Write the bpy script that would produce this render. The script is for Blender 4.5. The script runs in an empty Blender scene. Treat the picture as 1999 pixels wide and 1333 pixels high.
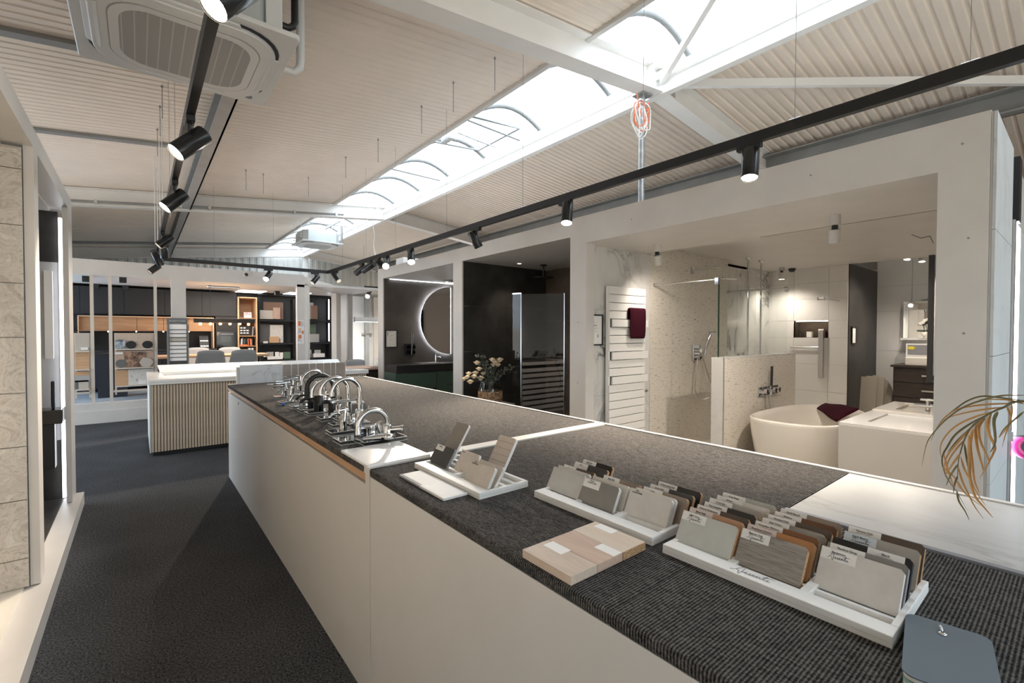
import bpy, bmesh, math, random
from mathutils import Vector, Matrix
random.seed(7)
S = bpy.context.scene
COL = S.collection
PI = math.pi
# ------------------------------------------------------------------ camera, world, light
FOC, YAW, PIT, ROL, EYE = 907.3, math.radians(38.774), math.radians(-1.0976), math.radians(.096), Vector((0, 0, 1.5))
FW = Vector((math.sin(YAW)*math.cos(PIT), math.cos(YAW)*math.cos(PIT), math.sin(PIT)))
RT0 = Vector((math.cos(YAW), -math.sin(YAW), 0)); UP0 = RT0.cross(FW)
RT = RT0*math.cos(ROL)+UP0*math.sin(ROL); UP = UP0*math.cos(ROL)-RT0*math.sin(ROL)
def at(x, y, X=None, Y=None, Z=None):
    """point of the place seen at photo pixel (x, y) on the plane X=, Y= or Z="""
    d = FW+RT*((x-999.5)/FOC)-UP*((y-666.5)/FOC)
    i, v = (0, X) if X is not None else ((1, Y) if Y is not None else (2, Z))
    return EYE+d*((v-EYE[i])/d[i])
cd = bpy.data.cameras.new('camera'); cam = bpy.data.objects.new('camera', cd); COL.objects.link(cam)
cd.sensor_width = 36; cd.lens = FOC/1999*36; cd.clip_start = .02; cd.clip_end = 200
cam.matrix_world = Matrix((RT, UP, -FW)).transposed().to_4x4(); cam.location = EYE
S.camera = cam
S.view_settings.view_transform = 'Standard'; S.view_settings.look = 'None'
S.view_settings.gamma = 1; S.view_settings.use_curve_mapping = False
S.view_settings.exposure = 1.28
S.cycles.use_denoising = True
S.cycles.max_bounces = 10; S.cycles.diffuse_bounces = 5; S.cycles.glossy_bounces = 5
S.cycles.transmission_bounces = 8; S.cycles.transparent_max_bounces = 16
S.cycles.caustics_reflective = False; S.cycles.caustics_refractive = False
S.cycles.sample_clamp_indirect = 4
W = bpy.data.worlds.new('sky'); S.world = W; W.use_nodes = True
_t = W.node_tree; _c = _t.nodes.new('ShaderNodeTexCoord'); _s = _t.nodes.new('ShaderNodeSeparateXYZ'); _r = _t.nodes.new('ShaderNodeValToRGB')
_t.links.new(_c.outputs['Generated'], _s.inputs[0]); _t.links.new(_s.outputs['Z'], _r.inputs[0]); _t.links.new(_r.outputs[0], _t.nodes['Background'].inputs[0])
_r.color_ramp.elements[0].position = 0; _r.color_ramp.elements[0].color = (.66, .63, .59, 1)      # ground below the horizon
_r.color_ramp.elements[1].position = .02; _r.color_ramp.elements[1].color = (.78, .89, 1, 1)       # even overcast sky
W.node_tree.nodes['Background'].inputs[1].default_value = 2.5
def light(name, kind, loc, energy, color=(1, 1, 1), aim=None, **k):
    l = bpy.data.lights.new(name, kind); l.energy = energy; l.color = color
    o = bpy.data.objects.new(name, l); COL.objects.link(o); o.location = loc
    if aim is not None:
        o.rotation_euler = Vector(aim).to_track_quat('-Z', 'Y').to_euler()
    for a, v in k.items(): setattr(l, a, v)
    return o
def portal(loc, aim, sx, sy):
    o = light('sky_portal', 'AREA', loc, 1, aim=aim, shape='RECTANGLE', size=sx, size_y=sy)
    o.data.cycles.is_portal = True
portal((3.85, 8, 4.62), (0, 0, -1), 1.3, 24)
portal((1.5, -3.93, 1.2), (0, 1, 0), 9.5, 2.4)
portal((-3.97, 7.8, 1.7), (1, 0, 0), 4.4, 3.0)
WARM = (1, .85, .68)
# ------------------------------------------------------------------ materials
def nt(name, rough=.5, metal=0, color=(.8, .8, .8), spec=.5):
    m = bpy.data.materials.new(name); m.use_nodes = True
    b = m.node_tree.nodes['Principled BSDF']
    b.inputs['Base Color'].default_value = (*color, 1); b.inputs['Roughness'].default_value = rough
    b.inputs['Metallic'].default_value = metal; b.inputs['Specular IOR Level'].default_value = spec
    return m, m.node_tree, b
def coords(t, scale=(1, 1, 1), rot=(0, 0, 0)):
    c = t.nodes.new('ShaderNodeTexCoord'); mp = t.nodes.new('ShaderNodeMapping')
    mp.inputs['Scale'].default_value = scale; mp.inputs['Rotation'].default_value = rot
    t.links.new(c.outputs['Object'], mp.inputs[0]); return mp.outputs[0]
def noise(t, vec, scale, detail=4, rough=.55, dist=0):
    n = t.nodes.new('ShaderNodeTexNoise'); n.inputs['Scale'].default_value = scale
    n.inputs['Detail'].default_value = detail; n.inputs['Roughness'].default_value = rough; n.inputs['Distortion'].default_value = dist
    t.links.new(vec, n.inputs['Vector']); return n.outputs['Fac']
def ramp(t, fac, stops):
    r = t.nodes.new('ShaderNodeValToRGB'); e = r.color_ramp.elements
    while len(e) < len(stops): e.new(.5)
    for el, (p, c) in zip(e, stops): el.position = p; el.color = (*c, 1)
    t.links.new(fac, r.inputs[0]); return r.outputs[0]
def bump(t, b, fac, strength=.3, dist=.01):
    n = t.nodes.new('ShaderNodeBump'); n.inputs['Strength'].default_value = strength; n.inputs['Distance'].default_value = dist
    t.links.new(fac, n.inputs['Height']); t.links.new(n.outputs[0], b.inputs['Normal'])
def plain(name, c, rough=.5, metal=0, spec=.5, var=.04, vs=3):
    """even colour with a faint unevenness"""
    m, t, b = nt(name, rough, metal, c, spec)
    if var:
        f = noise(t, coords(t), vs, 3)
        t.links.new(ramp(t, f, [(.3, tuple(x*(1-var) for x in c)), (.7, tuple(min(1, x*(1+var)) for x in c))]), b.inputs['Base Color'])
    return m
def wood(name, a, b_, scale=(1, 1, 12), rough=.5, sc=6, bp=.12):
    m, t, b = nt(name, rough)
    v = coords(t, scale); f = noise(t, v, sc, 6, .6, .8)
    t.links.new(ramp(t, f, [(.3, a), (.5, tuple((x+y)/2 for x, y in zip(a, b_))), (.7, b_)]), b.inputs['Base Color'])
    bump(t, b, f, bp, .004); return m
def speck(name, a, b_, scale=180, rough=.95, strength=.5, lo=.35, hi=.7):
    m, t, b = nt(name, rough, spec=.1)
    f = noise(t, coords(t), scale, 3, .7)
    g = noise(t, coords(t), 2.2, 3, .5)
    mx = t.nodes.new('ShaderNodeMath'); mx.operation = 'MULTIPLY_ADD'; mx.inputs[1].default_value = .12; mx.inputs[2].default_value = -.06
    t.links.new(g, mx.inputs[0]); ad = t.nodes.new('ShaderNodeMath'); ad.operation = 'ADD'
    t.links.new(f, ad.inputs[0]); t.links.new(mx.outputs[0], ad.inputs[1])
    t.links.new(ramp(t, ad.outputs[0], [(lo, a), (hi, b_)]), b.inputs['Base Color'])
    bump(t, b, f, strength, .006); return m
def glow(name, c, s):
    m = bpy.data.materials.new(name); m.use_nodes = True; t = m.node_tree
    t.nodes.clear(); e = t.nodes.new('ShaderNodeEmission'); o = t.nodes.new('ShaderNodeOutputMaterial')
    e.inputs[0].default_value = (*c, 1); e.inputs[1].default_value = s; t.links.new(e.outputs[0], o.inputs[0]); return m
def thin_glass(name, tint=(.96, .98, .97), refl=1.0, base=.04):
    m = bpy.data.materials.new(name); m.use_nodes = True; t = m.node_tree; t.nodes.clear()
    o = t.nodes.new('ShaderNodeOutputMaterial'); mx = t.nodes.new('ShaderNodeMixShader')
    tr = t.nodes.new('ShaderNodeBsdfTransparent'); tr.inputs[0].default_value = (*tint, 1)
    gl = t.nodes.new('ShaderNodeBsdfGlossy'); gl.inputs['Roughness'].default_value = .01
    fr = t.nodes.new('ShaderNodeFresnel'); fr.inputs[0].default_value = 1.45
    ml = t.nodes.new('ShaderNodeMath'); ml.operation = 'MULTIPLY'; ml.inputs[1].default_value = refl
    gm = t.nodes.new('ShaderNodeNewGeometry'); iv = t.nodes.new('ShaderNodeMath'); iv.operation = 'SUBTRACT'; iv.inputs[0].default_value = 1
    t.links.new(gm.outputs['Backfacing'], iv.inputs[1]); m2 = t.nodes.new('ShaderNodeMath'); m2.operation = 'MULTIPLY'; m2.use_clamp = True
    t.links.new(fr.outputs[0], ml.inputs[0]); t.links.new(ml.outputs[0], m2.inputs[0]); t.links.new(iv.outputs[0], m2.inputs[1]); t.links.new(m2.outputs[0], mx.inputs[0])
    t.links.new(tr.outputs[0], mx.inputs[1]); t.links.new(gl.outputs[0], mx.inputs[2]); t.links.new(mx.outputs[0], o.inputs[0]); return m
def marble(name, base, vein, scale=(1, 1, 1), rot=(0, .7, .5), sc=1.6, w=.018, rough=.25, cloud=.05):
    m, t, b = nt(name, rough)
    v = coords(t, scale, rot)
    f = noise(t, v, sc, 7, .6, 1.2)
    a = t.nodes.new('ShaderNodeMath'); a.operation = 'SUBTRACT'; a.inputs[1].default_value = .5; t.links.new(f, a.inputs[0])
    ab = t.nodes.new('ShaderNodeMath'); ab.operation = 'ABSOLUTE'; t.links.new(a.outputs[0], ab.inputs[0])
    g = noise(t, v, sc*.8, 2)
    mu = t.nodes.new('ShaderNodeMath'); mu.operation = 'MULTIPLY_ADD'; mu.inputs[1].default_value = .2; mu.inputs[2].default_value = -.075
    t.links.new(g, mu.inputs[0]); ad = t.nodes.new('ShaderNodeMath'); ad.operation = 'ADD'
    t.links.new(ab.outputs[0], ad.inputs[0]); t.links.new(mu.outputs[0], ad.inputs[1])
    mid = tuple(x*(1-cloud) for x in base)
    t.links.new(ramp(t, ad.outputs[0], [(0, vein), (w, tuple((x+y*2)/3 for x, y in zip(vein, base))), (w*3, mid), (.25, base)]), b.inputs['Base Color'])
    return m
M = {}
M['carpet'] = speck('floor_carpet', (.010, .0105, .012), (.125, .13, .14), 105, strength=.6)
M['white'] = plain('white_panel', (.63, .605, .575), .45)
M['white_gloss'] = plain('white_gloss', (.82, .81, .79), .12, var=.01)
M['counter_white'] = plain('counter_white', (.60, .58, .555), .35, var=.02)
M['steel_white'] = plain('white_steel', (.85, .83, .80), .45, var=.03)
M['deck'] = plain('roof_sheet', (.88, .775, .67), .5, var=.03)
M['gable'] = plain('gable_sheet', (.82, .825, .80), .5)
M['galv'] = plain('galvanised_steel', (.42, .43, .43), .38, .75, var=.25, vs=14)
M['trim_pale'] = plain('pale_trim', (.62, .60, .57), .5)
M['rib_steel'] = plain('skylight_rib', (.2, .2, .19), .6)
M['grey_steel'] = plain('grey_steel', (.30, .30, .29), .5, .2, var=.1)
M['black'] = plain('black_metal', (.012, .012, .013), .42, var=0)
M['black_gloss'] = plain('black_gloss', (.008, .008, .009), .08, var=0)
M['chrome'] = plain('chrome', (.70, .71, .72), .06, 1, var=0)
M['steel'] = plain('brushed_steel', (.62, .61, .6), .3, 1, var=.03)
M['glass'] = thin_glass('clear_glass')
M['glass_green'] = thin_glass('glass_edge', (.35, .5, .45), .8)
M['acrylic'] = thin_glass('acrylic', (.9, .94, .96), 2.2)
M['mirror'] = plain('mirror', (.9, .9, .9), .01, 1, var=0)
M['dark_mirror'] = plain('dark_mirror', (.30, .30, .32), .03, 1, var=0)
M['skypane'] = thin_glass('skylight_pane', (.93, .95, .96), .6)
M['lamp'] = glow('lamp_warm', (1, .84, .62), 30)
M['lamp_soft'] = glow('lamp_soft', (1, .86, .66), 8)
M['led'] = glow('led_cool', (.86, .9, 1), 14)
M['led_soft'] = glow('led_soft', (.92, .95, 1), 3.5)
M['panel_light'] = glow('ceiling_panel_light', (.95, .97, 1), 2.2)
M['amber'] = glow('bulb_amber', (1, .42, .12), 6)
M['oak'] = wood('oak', (.42, .24, .125), (.27, .14, .065), (1, 14, 14), sc=3)
M['oak_light'] = wood('oak_light', (.62, .40, .24), (.46, .28, .15), (1, 14, 14), sc=3)
M['ply'] = wood('plywood_edge', (.55, .34, .2), (.4, .24, .13), (1, 1, 40), sc=5)
M['slat'] = wood('limed_oak_slat', (.70, .60, .48), (.46, .37, .275), (14, 14, 1.2), sc=4, bp=.25)
M['dark_panel'] = plain('anthracite_front', (.010, .0105, .012), .6, var=.1)
M['navy'] = plain('navy_front', (.010, .013, .021), .5, var=.1)
M['stone_dark'] = speck('dark_wall_tile', (.030, .029, .028), (.062, .059, .056), 3, rough=.32, strength=.03, lo=.25, hi=.8)
M['stone_brown'] = speck('brown_wall_tile', (.12, .095, .078), (.17, .14, .115), 4, rough=.4, strength=.03)
M['plaster_dark'] = speck('grey_brown_plaster', (.088, .08, .074), (.125, .115, .107), 2.2, rough=.55, strength=.03, lo=.3, hi=.75)
M['marble'] = marble('marble_white', (.70, .69, .67), (.20, .20, .20), (1, 1, 1), (0, .75, 0), 1.3, .02, .25, .10)
M['marble_top'] = marble('marble_slab', (.52, .52, .515), (.36, .355, .345), (1.2, .6, 1), (0, 0, .5), 2.2, .03, .3, .04)
M['marble_blue'] = marble('marble_tile', (.70, .72, .74), (.42, .46, .5), (1, 1, 1), (0, .6, .3), 3.5, .015)
M['tile_white'] = plain('white_wall_tile', (.72, .71, .69), .3, var=.02)
M['tile_light'] = plain('light_floor_tile', (.66, .63, .57), .35)
M['kitchen_floor'] = plain('grey_floor_tile', (.36, .41, .46), .35)
M['grout'] = plain('grout', (.45, .44, .42), .9)
M['taupe_tile'] = wood('taupe_tile', (.34, .29, .25), (.24, .205, .175), (1, 1, 7), sc=2.5, rough=.35)
M['green'] = plain('green_lacquer', (.055, .105, .086), .35, var=.03)
M['ceramic'] = plain('ceramic', (.80, .76, .70), .08, var=.01)
M['towel'] = speck('burgundy_terry', (.028, .004, .009), (.062, .008, .018), 260, strength=.8)
M['grey_fabric'] = speck('grey_fabric', (.25, .255, .26), (.40, .405, .41), 240, strength=.4)
M['paper'] = plain('paper', (.82, .81, .79), .7, var=.01)
M['ink'] = plain('ink', (.02, .02, .025), .6, var=0)
M['ink_grey'] = plain('ink_grey', (.25, .25, .27), .6, var=0)
M['chip'] = speck('chipboard_edge', (.30, .16, .075), (.58, .40, .25), 260, rough=.8, strength=.3)
M['petal'] = plain('cream_petal', (.80, .66, .48), .7, var=.1, vs=20)
M['leaf'] = plain('eucalyptus_leaf', (.075, .095, .07), .6, var=.3, vs=15)
M['straw'] = speck('straw', (.12, .06, .03), (.62, .42, .27), 38, rough=.9, strength=.8)
M['palm'] = wood('dried_palm', (.70, .36, .12), (.42, .24, .09), (1, 1, 1), sc=14, rough=.7, bp=.1)
M['pink'] = plain('pink_plastic', (.60, .03, .22), .35, var=0)
M['orange'] = plain('orange_sheath', (.75, .17, .06), .5, var=0)
M['cable_white'] = plain('white_sheath', (.82, .80, .77), .5, var=0)
M['taupe'] = plain('taupe_board', (.36, .32, .27), .5)
M['wenge'] = wood('dark_wenge', (.060, .044, .036), (.030, .022, .018), (1, 1, 10), sc=5)
M['mirrorgrey'] = plain('grey_mirror_panel', (.26, .26, .27), .12, .6, var=.05)
M['spot_black'] = plain('spotlight_black', (.016, .017, .018), .28, .2, var=0)
M['lens_off'] = glow('lens_dim', (1, .9, .75), .35)
M['white_ac'] = plain('ac_plastic', (.66, .66, .65), .35, var=.01)
M['ac_body'] = plain('ac_casing', (.55, .58, .58), .35, .3, var=.05)
M['label_yellow'] = plain('yellow_label', (.55, .33, .04), .5, var=0)
M['cement_tile'] = marble('cement_tile', (.60, .62, .63), (.50, .52, .53), (1,1,1), (0,.5,.2), 1.4, .05, .4, .06)
M['glass_door'] = thin_glass('door_glass', (.62, .60, .58), 2.4)
M['vaseglass'] = thin_glass('vase_glass', (.85, .87, .87), 1.5)
M['stone_light'] = plain('pale_plinth', (.45, .44, .43), .5)
M['beige_wall'] = plain('beige_wall', (.55, .46, .37), .6)
M['black_chrome'] = plain('black_chrome', (.12, .12, .125), .15, 1, var=0)
M['yellow'] = plain('yellow_print', (.75, .62, .06), .5, var=0)
M['oak_white'] = wood('whitewashed_wood', (.66, .61, .54), (.58, .52, .45), (12, 12, 1), sc=3, bp=.05)
M['ant_panel'] = plain('anthracite_wood', (.045, .047, .052), .5)
M['card_red'] = speck('red_photo', (.35, .08, .08), (.75, .65, .65), 50, rough=.6, strength=0)
M['brown_wall'] = plain('brown_decor', (.21, .125, .085), .5)
M['d_beige'] = plain('beige_decor', (.50, .455, .40), .5)
M['d_rose'] = plain('rose_decor', (.42, .29, .23), .5, var=.15, vs=8)
M['d_slate'] = plain('slate_decor', (.13, .13, .13), .5)
M['d_grey'] = plain('grey_decor', (.40, .40, .39), .5)
M['d_green'] = plain('green_decor', (.10, .15, .10), .5)
M['terrazzo_l'] = speck('terrazzo_light', (.35, .34, .33), (.66, .65, .62), 24, rough=.4, strength=.02, lo=.3, hi=.42)
M['orange_print'] = plain('orange_print', (.75, .22, .08), .6, var=0)
M['peach_print'] = plain('peach_print', (.75, .48, .28), .6, var=0)
M['grey_print'] = plain('grey_print', (.55, .58, .6), .6, var=0)
M['stand_grey'] = plain('stand_grey', (.16, .165, .165), .5)
M['sample_white'] = plain('sample_white', (.88, .86, .84), .4)
M['photo_blue'] = speck('photo_print', (.05, .07, .09), (.65, .72, .8), 18, rough=.5, strength=0)
M['photo_rust'] = speck('stone_print', (.06, .035, .03), (.55, .36, .25), 14, rough=.4, strength=0)
M['pale_green'] = plain('pale_green_white', (.66, .69, .66), .4)
M['beige_panel'] = wood('beige_wood_panel', (.55, .50, .43), (.47, .42, .36), (10, 10, 1), sc=2)
M['oak_pink'] = wood('warm_oak_top', (.62, .42, .32), (.52, .34, .25), (1, 8, 8), sc=3)
M['blue_cap'] = plain('blue_cap', (.03, .16, .5), .4, var=0)
M['black_mirror'] = plain('black_mirror', (.10, .10, .11), .06, 1, var=0)
M['tray_white'] = plain('tray_white', (.78, .77, .75), .45, var=.02)
M['label_pink'] = plain('label_pink', (.68, .60, .58), .6, var=0)
M['label_blue'] = plain('label_blue', (.62, .68, .74), .6, var=0)
M['ink_white'] = plain('pale_edge', (.66, .64, .61), .5, var=0)
M['pearl_label'] = plain('pearl_label', (.64, .62, .59), .5, var=0)
M['beige_label'] = plain('beige_label', (.56, .51, .46), .5, var=0)
M['pale_grey'] = plain('pale_grey_print', (.66, .67, .68), .6, var=0)
M['wood_pale2'] = wood('cream_oak_decor', (.64, .54, .44), (.58, .47, .37), (10, 1.4, 10), sc=4, bp=.04)
M['teal_cover'] = plain('teal_cover', (.26, .42, .38), .5, var=0)
M['blue_cover'] = plain('blue_grey_cover', (.115, .155, .19), .28, var=.05)
M['palm_green'] = wood('dried_palm_green', (.23, .19, .09), (.13, .125, .06), (1, 1, 1), sc=14, rough=.7, bp=.1)
M['oven_glass'] = plain('oven_glass', (.035, .04, .035), .12, var=0)
M['panel_pale'] = plain('pale_grey_panel', (.42, .42, .43), .35)
M['wave'] = plain('grille_grey', (.36, .35, .34), .6, var=0)
# sample colours
def rib_carpet():
    m, t, b = nt('ribbed_counter_carpet', .95, spec=.1)
    v = coords(t); wv = t.nodes.new('ShaderNodeTexWave'); wv.bands_direction = 'Y'
    wv.inputs['Scale'].default_value = 48; wv.inputs['Distortion'].default_value = 1.2; wv.inputs['Detail Scale'].default_value = 5; wv.inputs['Detail'].default_value = 3
    t.links.new(v, wv.inputs[0]); f = noise(t, coords(t, (1.7, 1, 1)), 150, 3, .7)
    ad = t.nodes.new('ShaderNodeMath'); ad.operation = 'MULTIPLY_ADD'; ad.inputs[1].default_value = .42
    h_ = noise(t, coords(t, (4, 1, 1)), 26, 4, .75); m3 = t.nodes.new('ShaderNodeMath'); m3.operation = 'MULTIPLY_ADD'; m3.inputs[1].default_value = .7; m3.inputs[2].default_value = -.35
    t.links.new(h_, m3.inputs[0]); s3 = t.nodes.new('ShaderNodeMath'); s3.operation = 'ADD'; t.links.new(f, s3.inputs[0]); t.links.new(m3.outputs[0], s3.inputs[1])
    t.links.new(wv.outputs['Fac'], ad.inputs[0]); t.links.new(s3.outputs[0], ad.inputs[2])
    t.links.new(ramp(t, ad.outputs[0], [(.42, (.010, .0095, .009)), (.68, (.055, .052, .050)), (.98, (.17, .16, .152))]), b.inputs['Base Color'])
    bump(t, b, ad.outputs[0], .8, .006); return m
M['rib'] = rib_carpet()
def sticks():
    """cream mosaic with short dark horizontal flecks"""
    m, t, b = nt('cream_stick_tile', .3)
    f = noise(t, coords(t, (9, 9, 62)), 1.6, 3, .5, .35)
    t.links.new(ramp(t, f, [(0, (.70, .655, .585)), (.58, (.68, .635, .565)), (.64, (.47, .435, .39)), (.74, (.22, .205, .19))]), b.inputs['Base Color'])
    bump(t, b, f, .05, .004); return m
M['sticks'] = sticks()
def flower_tile():
    m, t, b = nt('floral_tile', .45)
    v = coords(t, (1, 1, 1)); f = noise(t, v, 6, 5, .6, 2.5); g = noise(t, v, 38, 4, .7, 1)
    a = ramp(t, f, [(.36, (.44, .40, .355)), (.46, (.60, .565, .515)), (.54, (.50, .46, .41)), (.66, (.64, .61, .565))])
    sp = ramp(t, g, [(.32, (.42, .40, .37)), (.45, (1, 1, 1))])
    mx = t.nodes.new('ShaderNodeMix'); mx.data_type = 'RGBA'; mx.blend_type = 'MULTIPLY'; mx.inputs[0].default_value = .55
    t.links.new(a, mx.inputs[6]); t.links.new(sp, mx.inputs[7]); t.links.new(mx.outputs[2], b.inputs['Base Color'])
    bump(t, b, f, .05, .003); return m
M['floral'] = flower_tile()
M['wood_grey'] = wood('grey_oak_decor', (.36, .335, .31), (.17, .155, .14), (1, 5, 95), sc=4)
M['wood_pale'] = wood('pale_oak_decor', (.60, .49, .40), (.46, .36, .28), (10, 1.4, 10), sc=4, bp=.05)
M['wood_pink'] = wood('rose_oak_decor', (.55, .40, .31), (.47, .33, .25), (10, 1.4, 10), sc=4, bp=.05)
M['terrazzo'] = speck('terrazzo', (.30, .26, .23), (.60, .55, .51), 60, rough=.4, strength=.02, lo=.28, hi=.42)
SAMPLE = {}
def smp(key, c, rough=.45):
    if key not in SAMPLE: SAMPLE[key] = plain('decor_'+key, c, rough, var=.05, vs=30)
    return SAMPLE[key]
for k, c in dict(lightgrey=(.52, .515, .50), midgrey=(.22, .215, .205), pearl=(.62, .60, .57), graphite=(.05, .05, .05), jet=(.012, .012, .012), walnut=(.13, .055, .025),
                 brown=(.20, .085, .035), honey=(.42, .20, .08), taupe=(.28, .22, .18), cream=(.66, .62, .56), sage=(.42, .44, .40), beige=(.52, .44, .37), ash=(.36, .34, .31),
                 mocha=(.09, .065, .05), fog=(.50, .52, .50), slate=(.16, .155, .15), honey2=(.45, .25, .15), ash2=(.24, .22, .20), cream2=(.52, .46, .41), beige2=(.56, .51, .46)).items(): smp(k, c)
# ------------------------------------------------------------------ mesh helpers
class MB:
    def __init__(s): s.v = []; s.f = []; s.sm = []; s.mi = []; s.cur = 0
    def add(s, vs, fs, smooth=False):
        n = len(s.v); s.v += [tuple(v) for v in vs]
        for f in fs: s.f.append(tuple(i+n for i in f)); s.sm.append(smooth); s.mi.append(s.cur)
        return s
    def box(s, x0, x1, y0, y1, z0, z1, mx=None):
        vs = [Vector((x, y, z)) for z in (z0, z1) for y in (y0, y1) for x in (x0, x1)]
        if mx is not None: vs = [mx @ v for v in vs]
        return s.add(vs, [(0, 2, 3, 1), (4, 5, 7, 6), (0, 1, 5, 4), (2, 6, 7, 3), (0, 4, 6, 2), (1, 3, 7, 5)])
    def quad(s, a, b, c, d): return s.add([a, b, c, d], [(0, 1, 2, 3)])
    def tube(s, pts, r, n=8, cap=True, close=False):
        pts = [Vector(p) for p in pts]; R_ = r if isinstance(r, (list, tuple)) else [r]*len(pts)
        rings = []; ref = None; L = len(pts)
        for i, p in enumerate(pts):
            if close: d = pts[(i+1) % L]-pts[i-1]
            else: d = pts[min(i+1, L-1)]-pts[max(i-1, 0)]
            d = d.normalized() if d.length > 1e-9 else Vector((0, 0, 1))
            if ref is None: ref = d.orthogonal().normalized()
            ref = (ref-d*ref.dot(d)); ref = ref.normalized() if ref.length > 1e-6 else d.orthogonal().normalized()
            b = d.cross(ref)
            rings.append([p+(ref*math.cos(2*PI*k/n)+b*math.sin(2*PI*k/n))*R_[i] for k in range(n)])
        vs = [v for rg in rings for v in rg]; fs = []
        for i in range(L if close else L-1):
            j = (i+1) % L
            for k in range(n): fs.append((i*n+k, i*n+(k+1) % n, j*n+(k+1) % n, j*n+k))
        s.add(vs, fs, True)
        if cap and not close:
            s.add(rings[0], [tuple(range(n))[::-1]]); s.add(rings[-1], [tuple(range(n))])
        return s
    def cyl(s, a, b, r, n=16, r2=None): return s.tube([a, b], [r, r if r2 is None else r2], n)
    def lathe(s, prof, c=(0, 0, 0), n=24, mx=None):
        c = Vector(c); vs = []
        for (r, z) in prof:
            for k in range(n): vs.append(c+Vector((r*math.cos(2*PI*k/n), r*math.sin(2*PI*k/n), z)))
        if mx is not None: vs = [mx @ v for v in vs]
        fs = [(i*n+k, i*n+(k+1) % n, (i+1)*n+(k+1) % n, (i+1)*n+k) for i in range(len(prof)-1) for k in range(n)]
        return s.add(vs, fs, True)
    def prism(s, poly, d, mx=None):
        """closed polygon (3D points) pushed along d"""
        d = Vector(d); a = [Vector(p) for p in poly]; b = [p+d for p in a]; n = len(a); vs = a+b
        if mx is not None: vs = [mx @ v for v in vs]
        return s.add(vs, [tuple(range(n))[::-1], tuple(range(n, 2*n))]+[(i, (i+1) % n, n+(i+1) % n, n+i) for i in range(n)])
    def ball(s, c, r, n=10, m=6, sq=(1, 1, 1)):
        c = Vector(c); vs = []; fs = []
        for i in range(m+1):
            th = PI*i/m
            for k in range(n): vs.append(c+Vector((r*sq[0]*math.sin(th)*math.cos(2*PI*k/n), r*sq[1]*math.sin(th)*math.sin(2*PI*k/n), r*sq[2]*math.cos(th))))
        for i in range(m):
            for k in range(n): fs.append((i*n+k, (i+1)*n+k, (i+1)*n+(k+1) % n, i*n+(k+1) % n))
        return s.add(vs, fs, True)
    def mat(s, i): s.cur = i; return s
    def build(s, name, mat, parent=None, bevel=0, **props):
        me = bpy.data.meshes.new(name); me.from_pydata(s.v, [], s.f)
        for p, sm, mi in zip(me.polygons, s.sm, s.mi): p.use_smooth = sm; p.material_index = mi
        for x in (mat if isinstance(mat, (list, tuple)) else [mat]): me.materials.append(x if not isinstance(x, str) else M[x])
        bm = bmesh.new(); bm.from_mesh(me); bmesh.ops.recalc_face_normals(bm, faces=bm.faces); bm.to_mesh(me); bm.free()
        o = bpy.data.objects.new(name, me); COL.objects.link(o)
        if bevel:
            md = o.modifiers.new('edge', 'BEVEL'); md.width = bevel; md.segments = 2; md.limit_method = 'ANGLE'
        attach(o, parent)
        for k, v in props.items(): o[k] = v
        return o
def attach(o, parent):
    if parent is not None:
        o.parent = parent
        o.matrix_parent_inverse = parent.matrix_basis.inverted() if parent.type == 'EMPTY' else Matrix()
def B(x0, x1, y0, y1, z0, z1): return MB().box(min(x0, x1), max(x0, x1), min(y0, y1), max(y0, y1), min(z0, z1), max(z0, z1))
def thing(name, label, cat, loc=(0, 0, 0), group=None, rz=0):
    o = bpy.data.objects.new(name, None); COL.objects.link(o); o.location = loc; o.rotation_euler = (0, 0, rz); o.empty_display_size = .1
    bpy.context.view_layer.update() if False else None
    o.matrix_basis = Matrix.Translation(Vector(loc)) @ Matrix.Rotation(rz, 4, 'Z')
    o['label'] = label; o['category'] = cat
    if group: o['group'] = group
    return o
def tag(o, label, cat, group=None):
    o['label'] = label; o['category'] = cat
    if group: o['group'] = group
    return o
def struct(o, label, cat):
    o['kind'] = 'structure'; o['label'] = label; o['category'] = cat; return o
def kids(o): return [c for c in KID.get(o.name, [])]
KID = {}
def index_kids():
    KID.clear()
    for o in COL.objects:
        if o.parent: KID.setdefault(o.parent.name, []).append(o)
def dup(root, label=None, group=None, loc=None, basis=None):
    index_kids() if root.name not in KID else None
    r = root.copy(); COL.objects.link(r)
    if loc is not None: r.location = loc
    if basis is not None: r.matrix_basis = basis
    if label: r['label'] = label
    if group: r['group'] = group
    for ch in list(KID.get(root.name, [])):
        c = ch.copy(); COL.objects.link(c); c.parent = r
        for g in list(KID.get(ch.name, [])):
            d = g.copy(); COL.objects.link(d); d.parent = c
    return r
def share(o, parent, mx, **props):
    """another piece with the same mesh, placed by a matrix in the place's own frame"""
    c = o.copy(); COL.objects.link(c); attach(c, parent); c.matrix_basis = mx
    for k in list(c.keys()):
        if k in ('label', 'group'): del c[k]
    return c
def text(body, size, mx, mat, parent, name='lettering', shear=0, spacing=1, align='CENTER', off=.0):
    cu = bpy.data.curves.new(name, 'FONT'); cu.body = body; cu.size = size; cu.align_x = align; cu.align_y = 'CENTER'
    cu.shear = shear; cu.space_character = spacing; cu.offset = off; cu.resolution_u = 2; cu.extrude = .0002
    cu.materials.append(M[mat]); o = bpy.data.objects.new(name, cu); COL.objects.link(o); attach(o, parent); o.matrix_basis = mx; return o
def frame_mx(o, ex, ey):
    ex = Vector(ex).normalized(); ey = Vector(ey); ey = (ey-ex*ey.dot(ex)).normalized(); ez = ex.cross(ey)
    m = Matrix((ex, ey, ez)).transposed().to_4x4(); m.translation = Vector(o); return m
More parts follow.
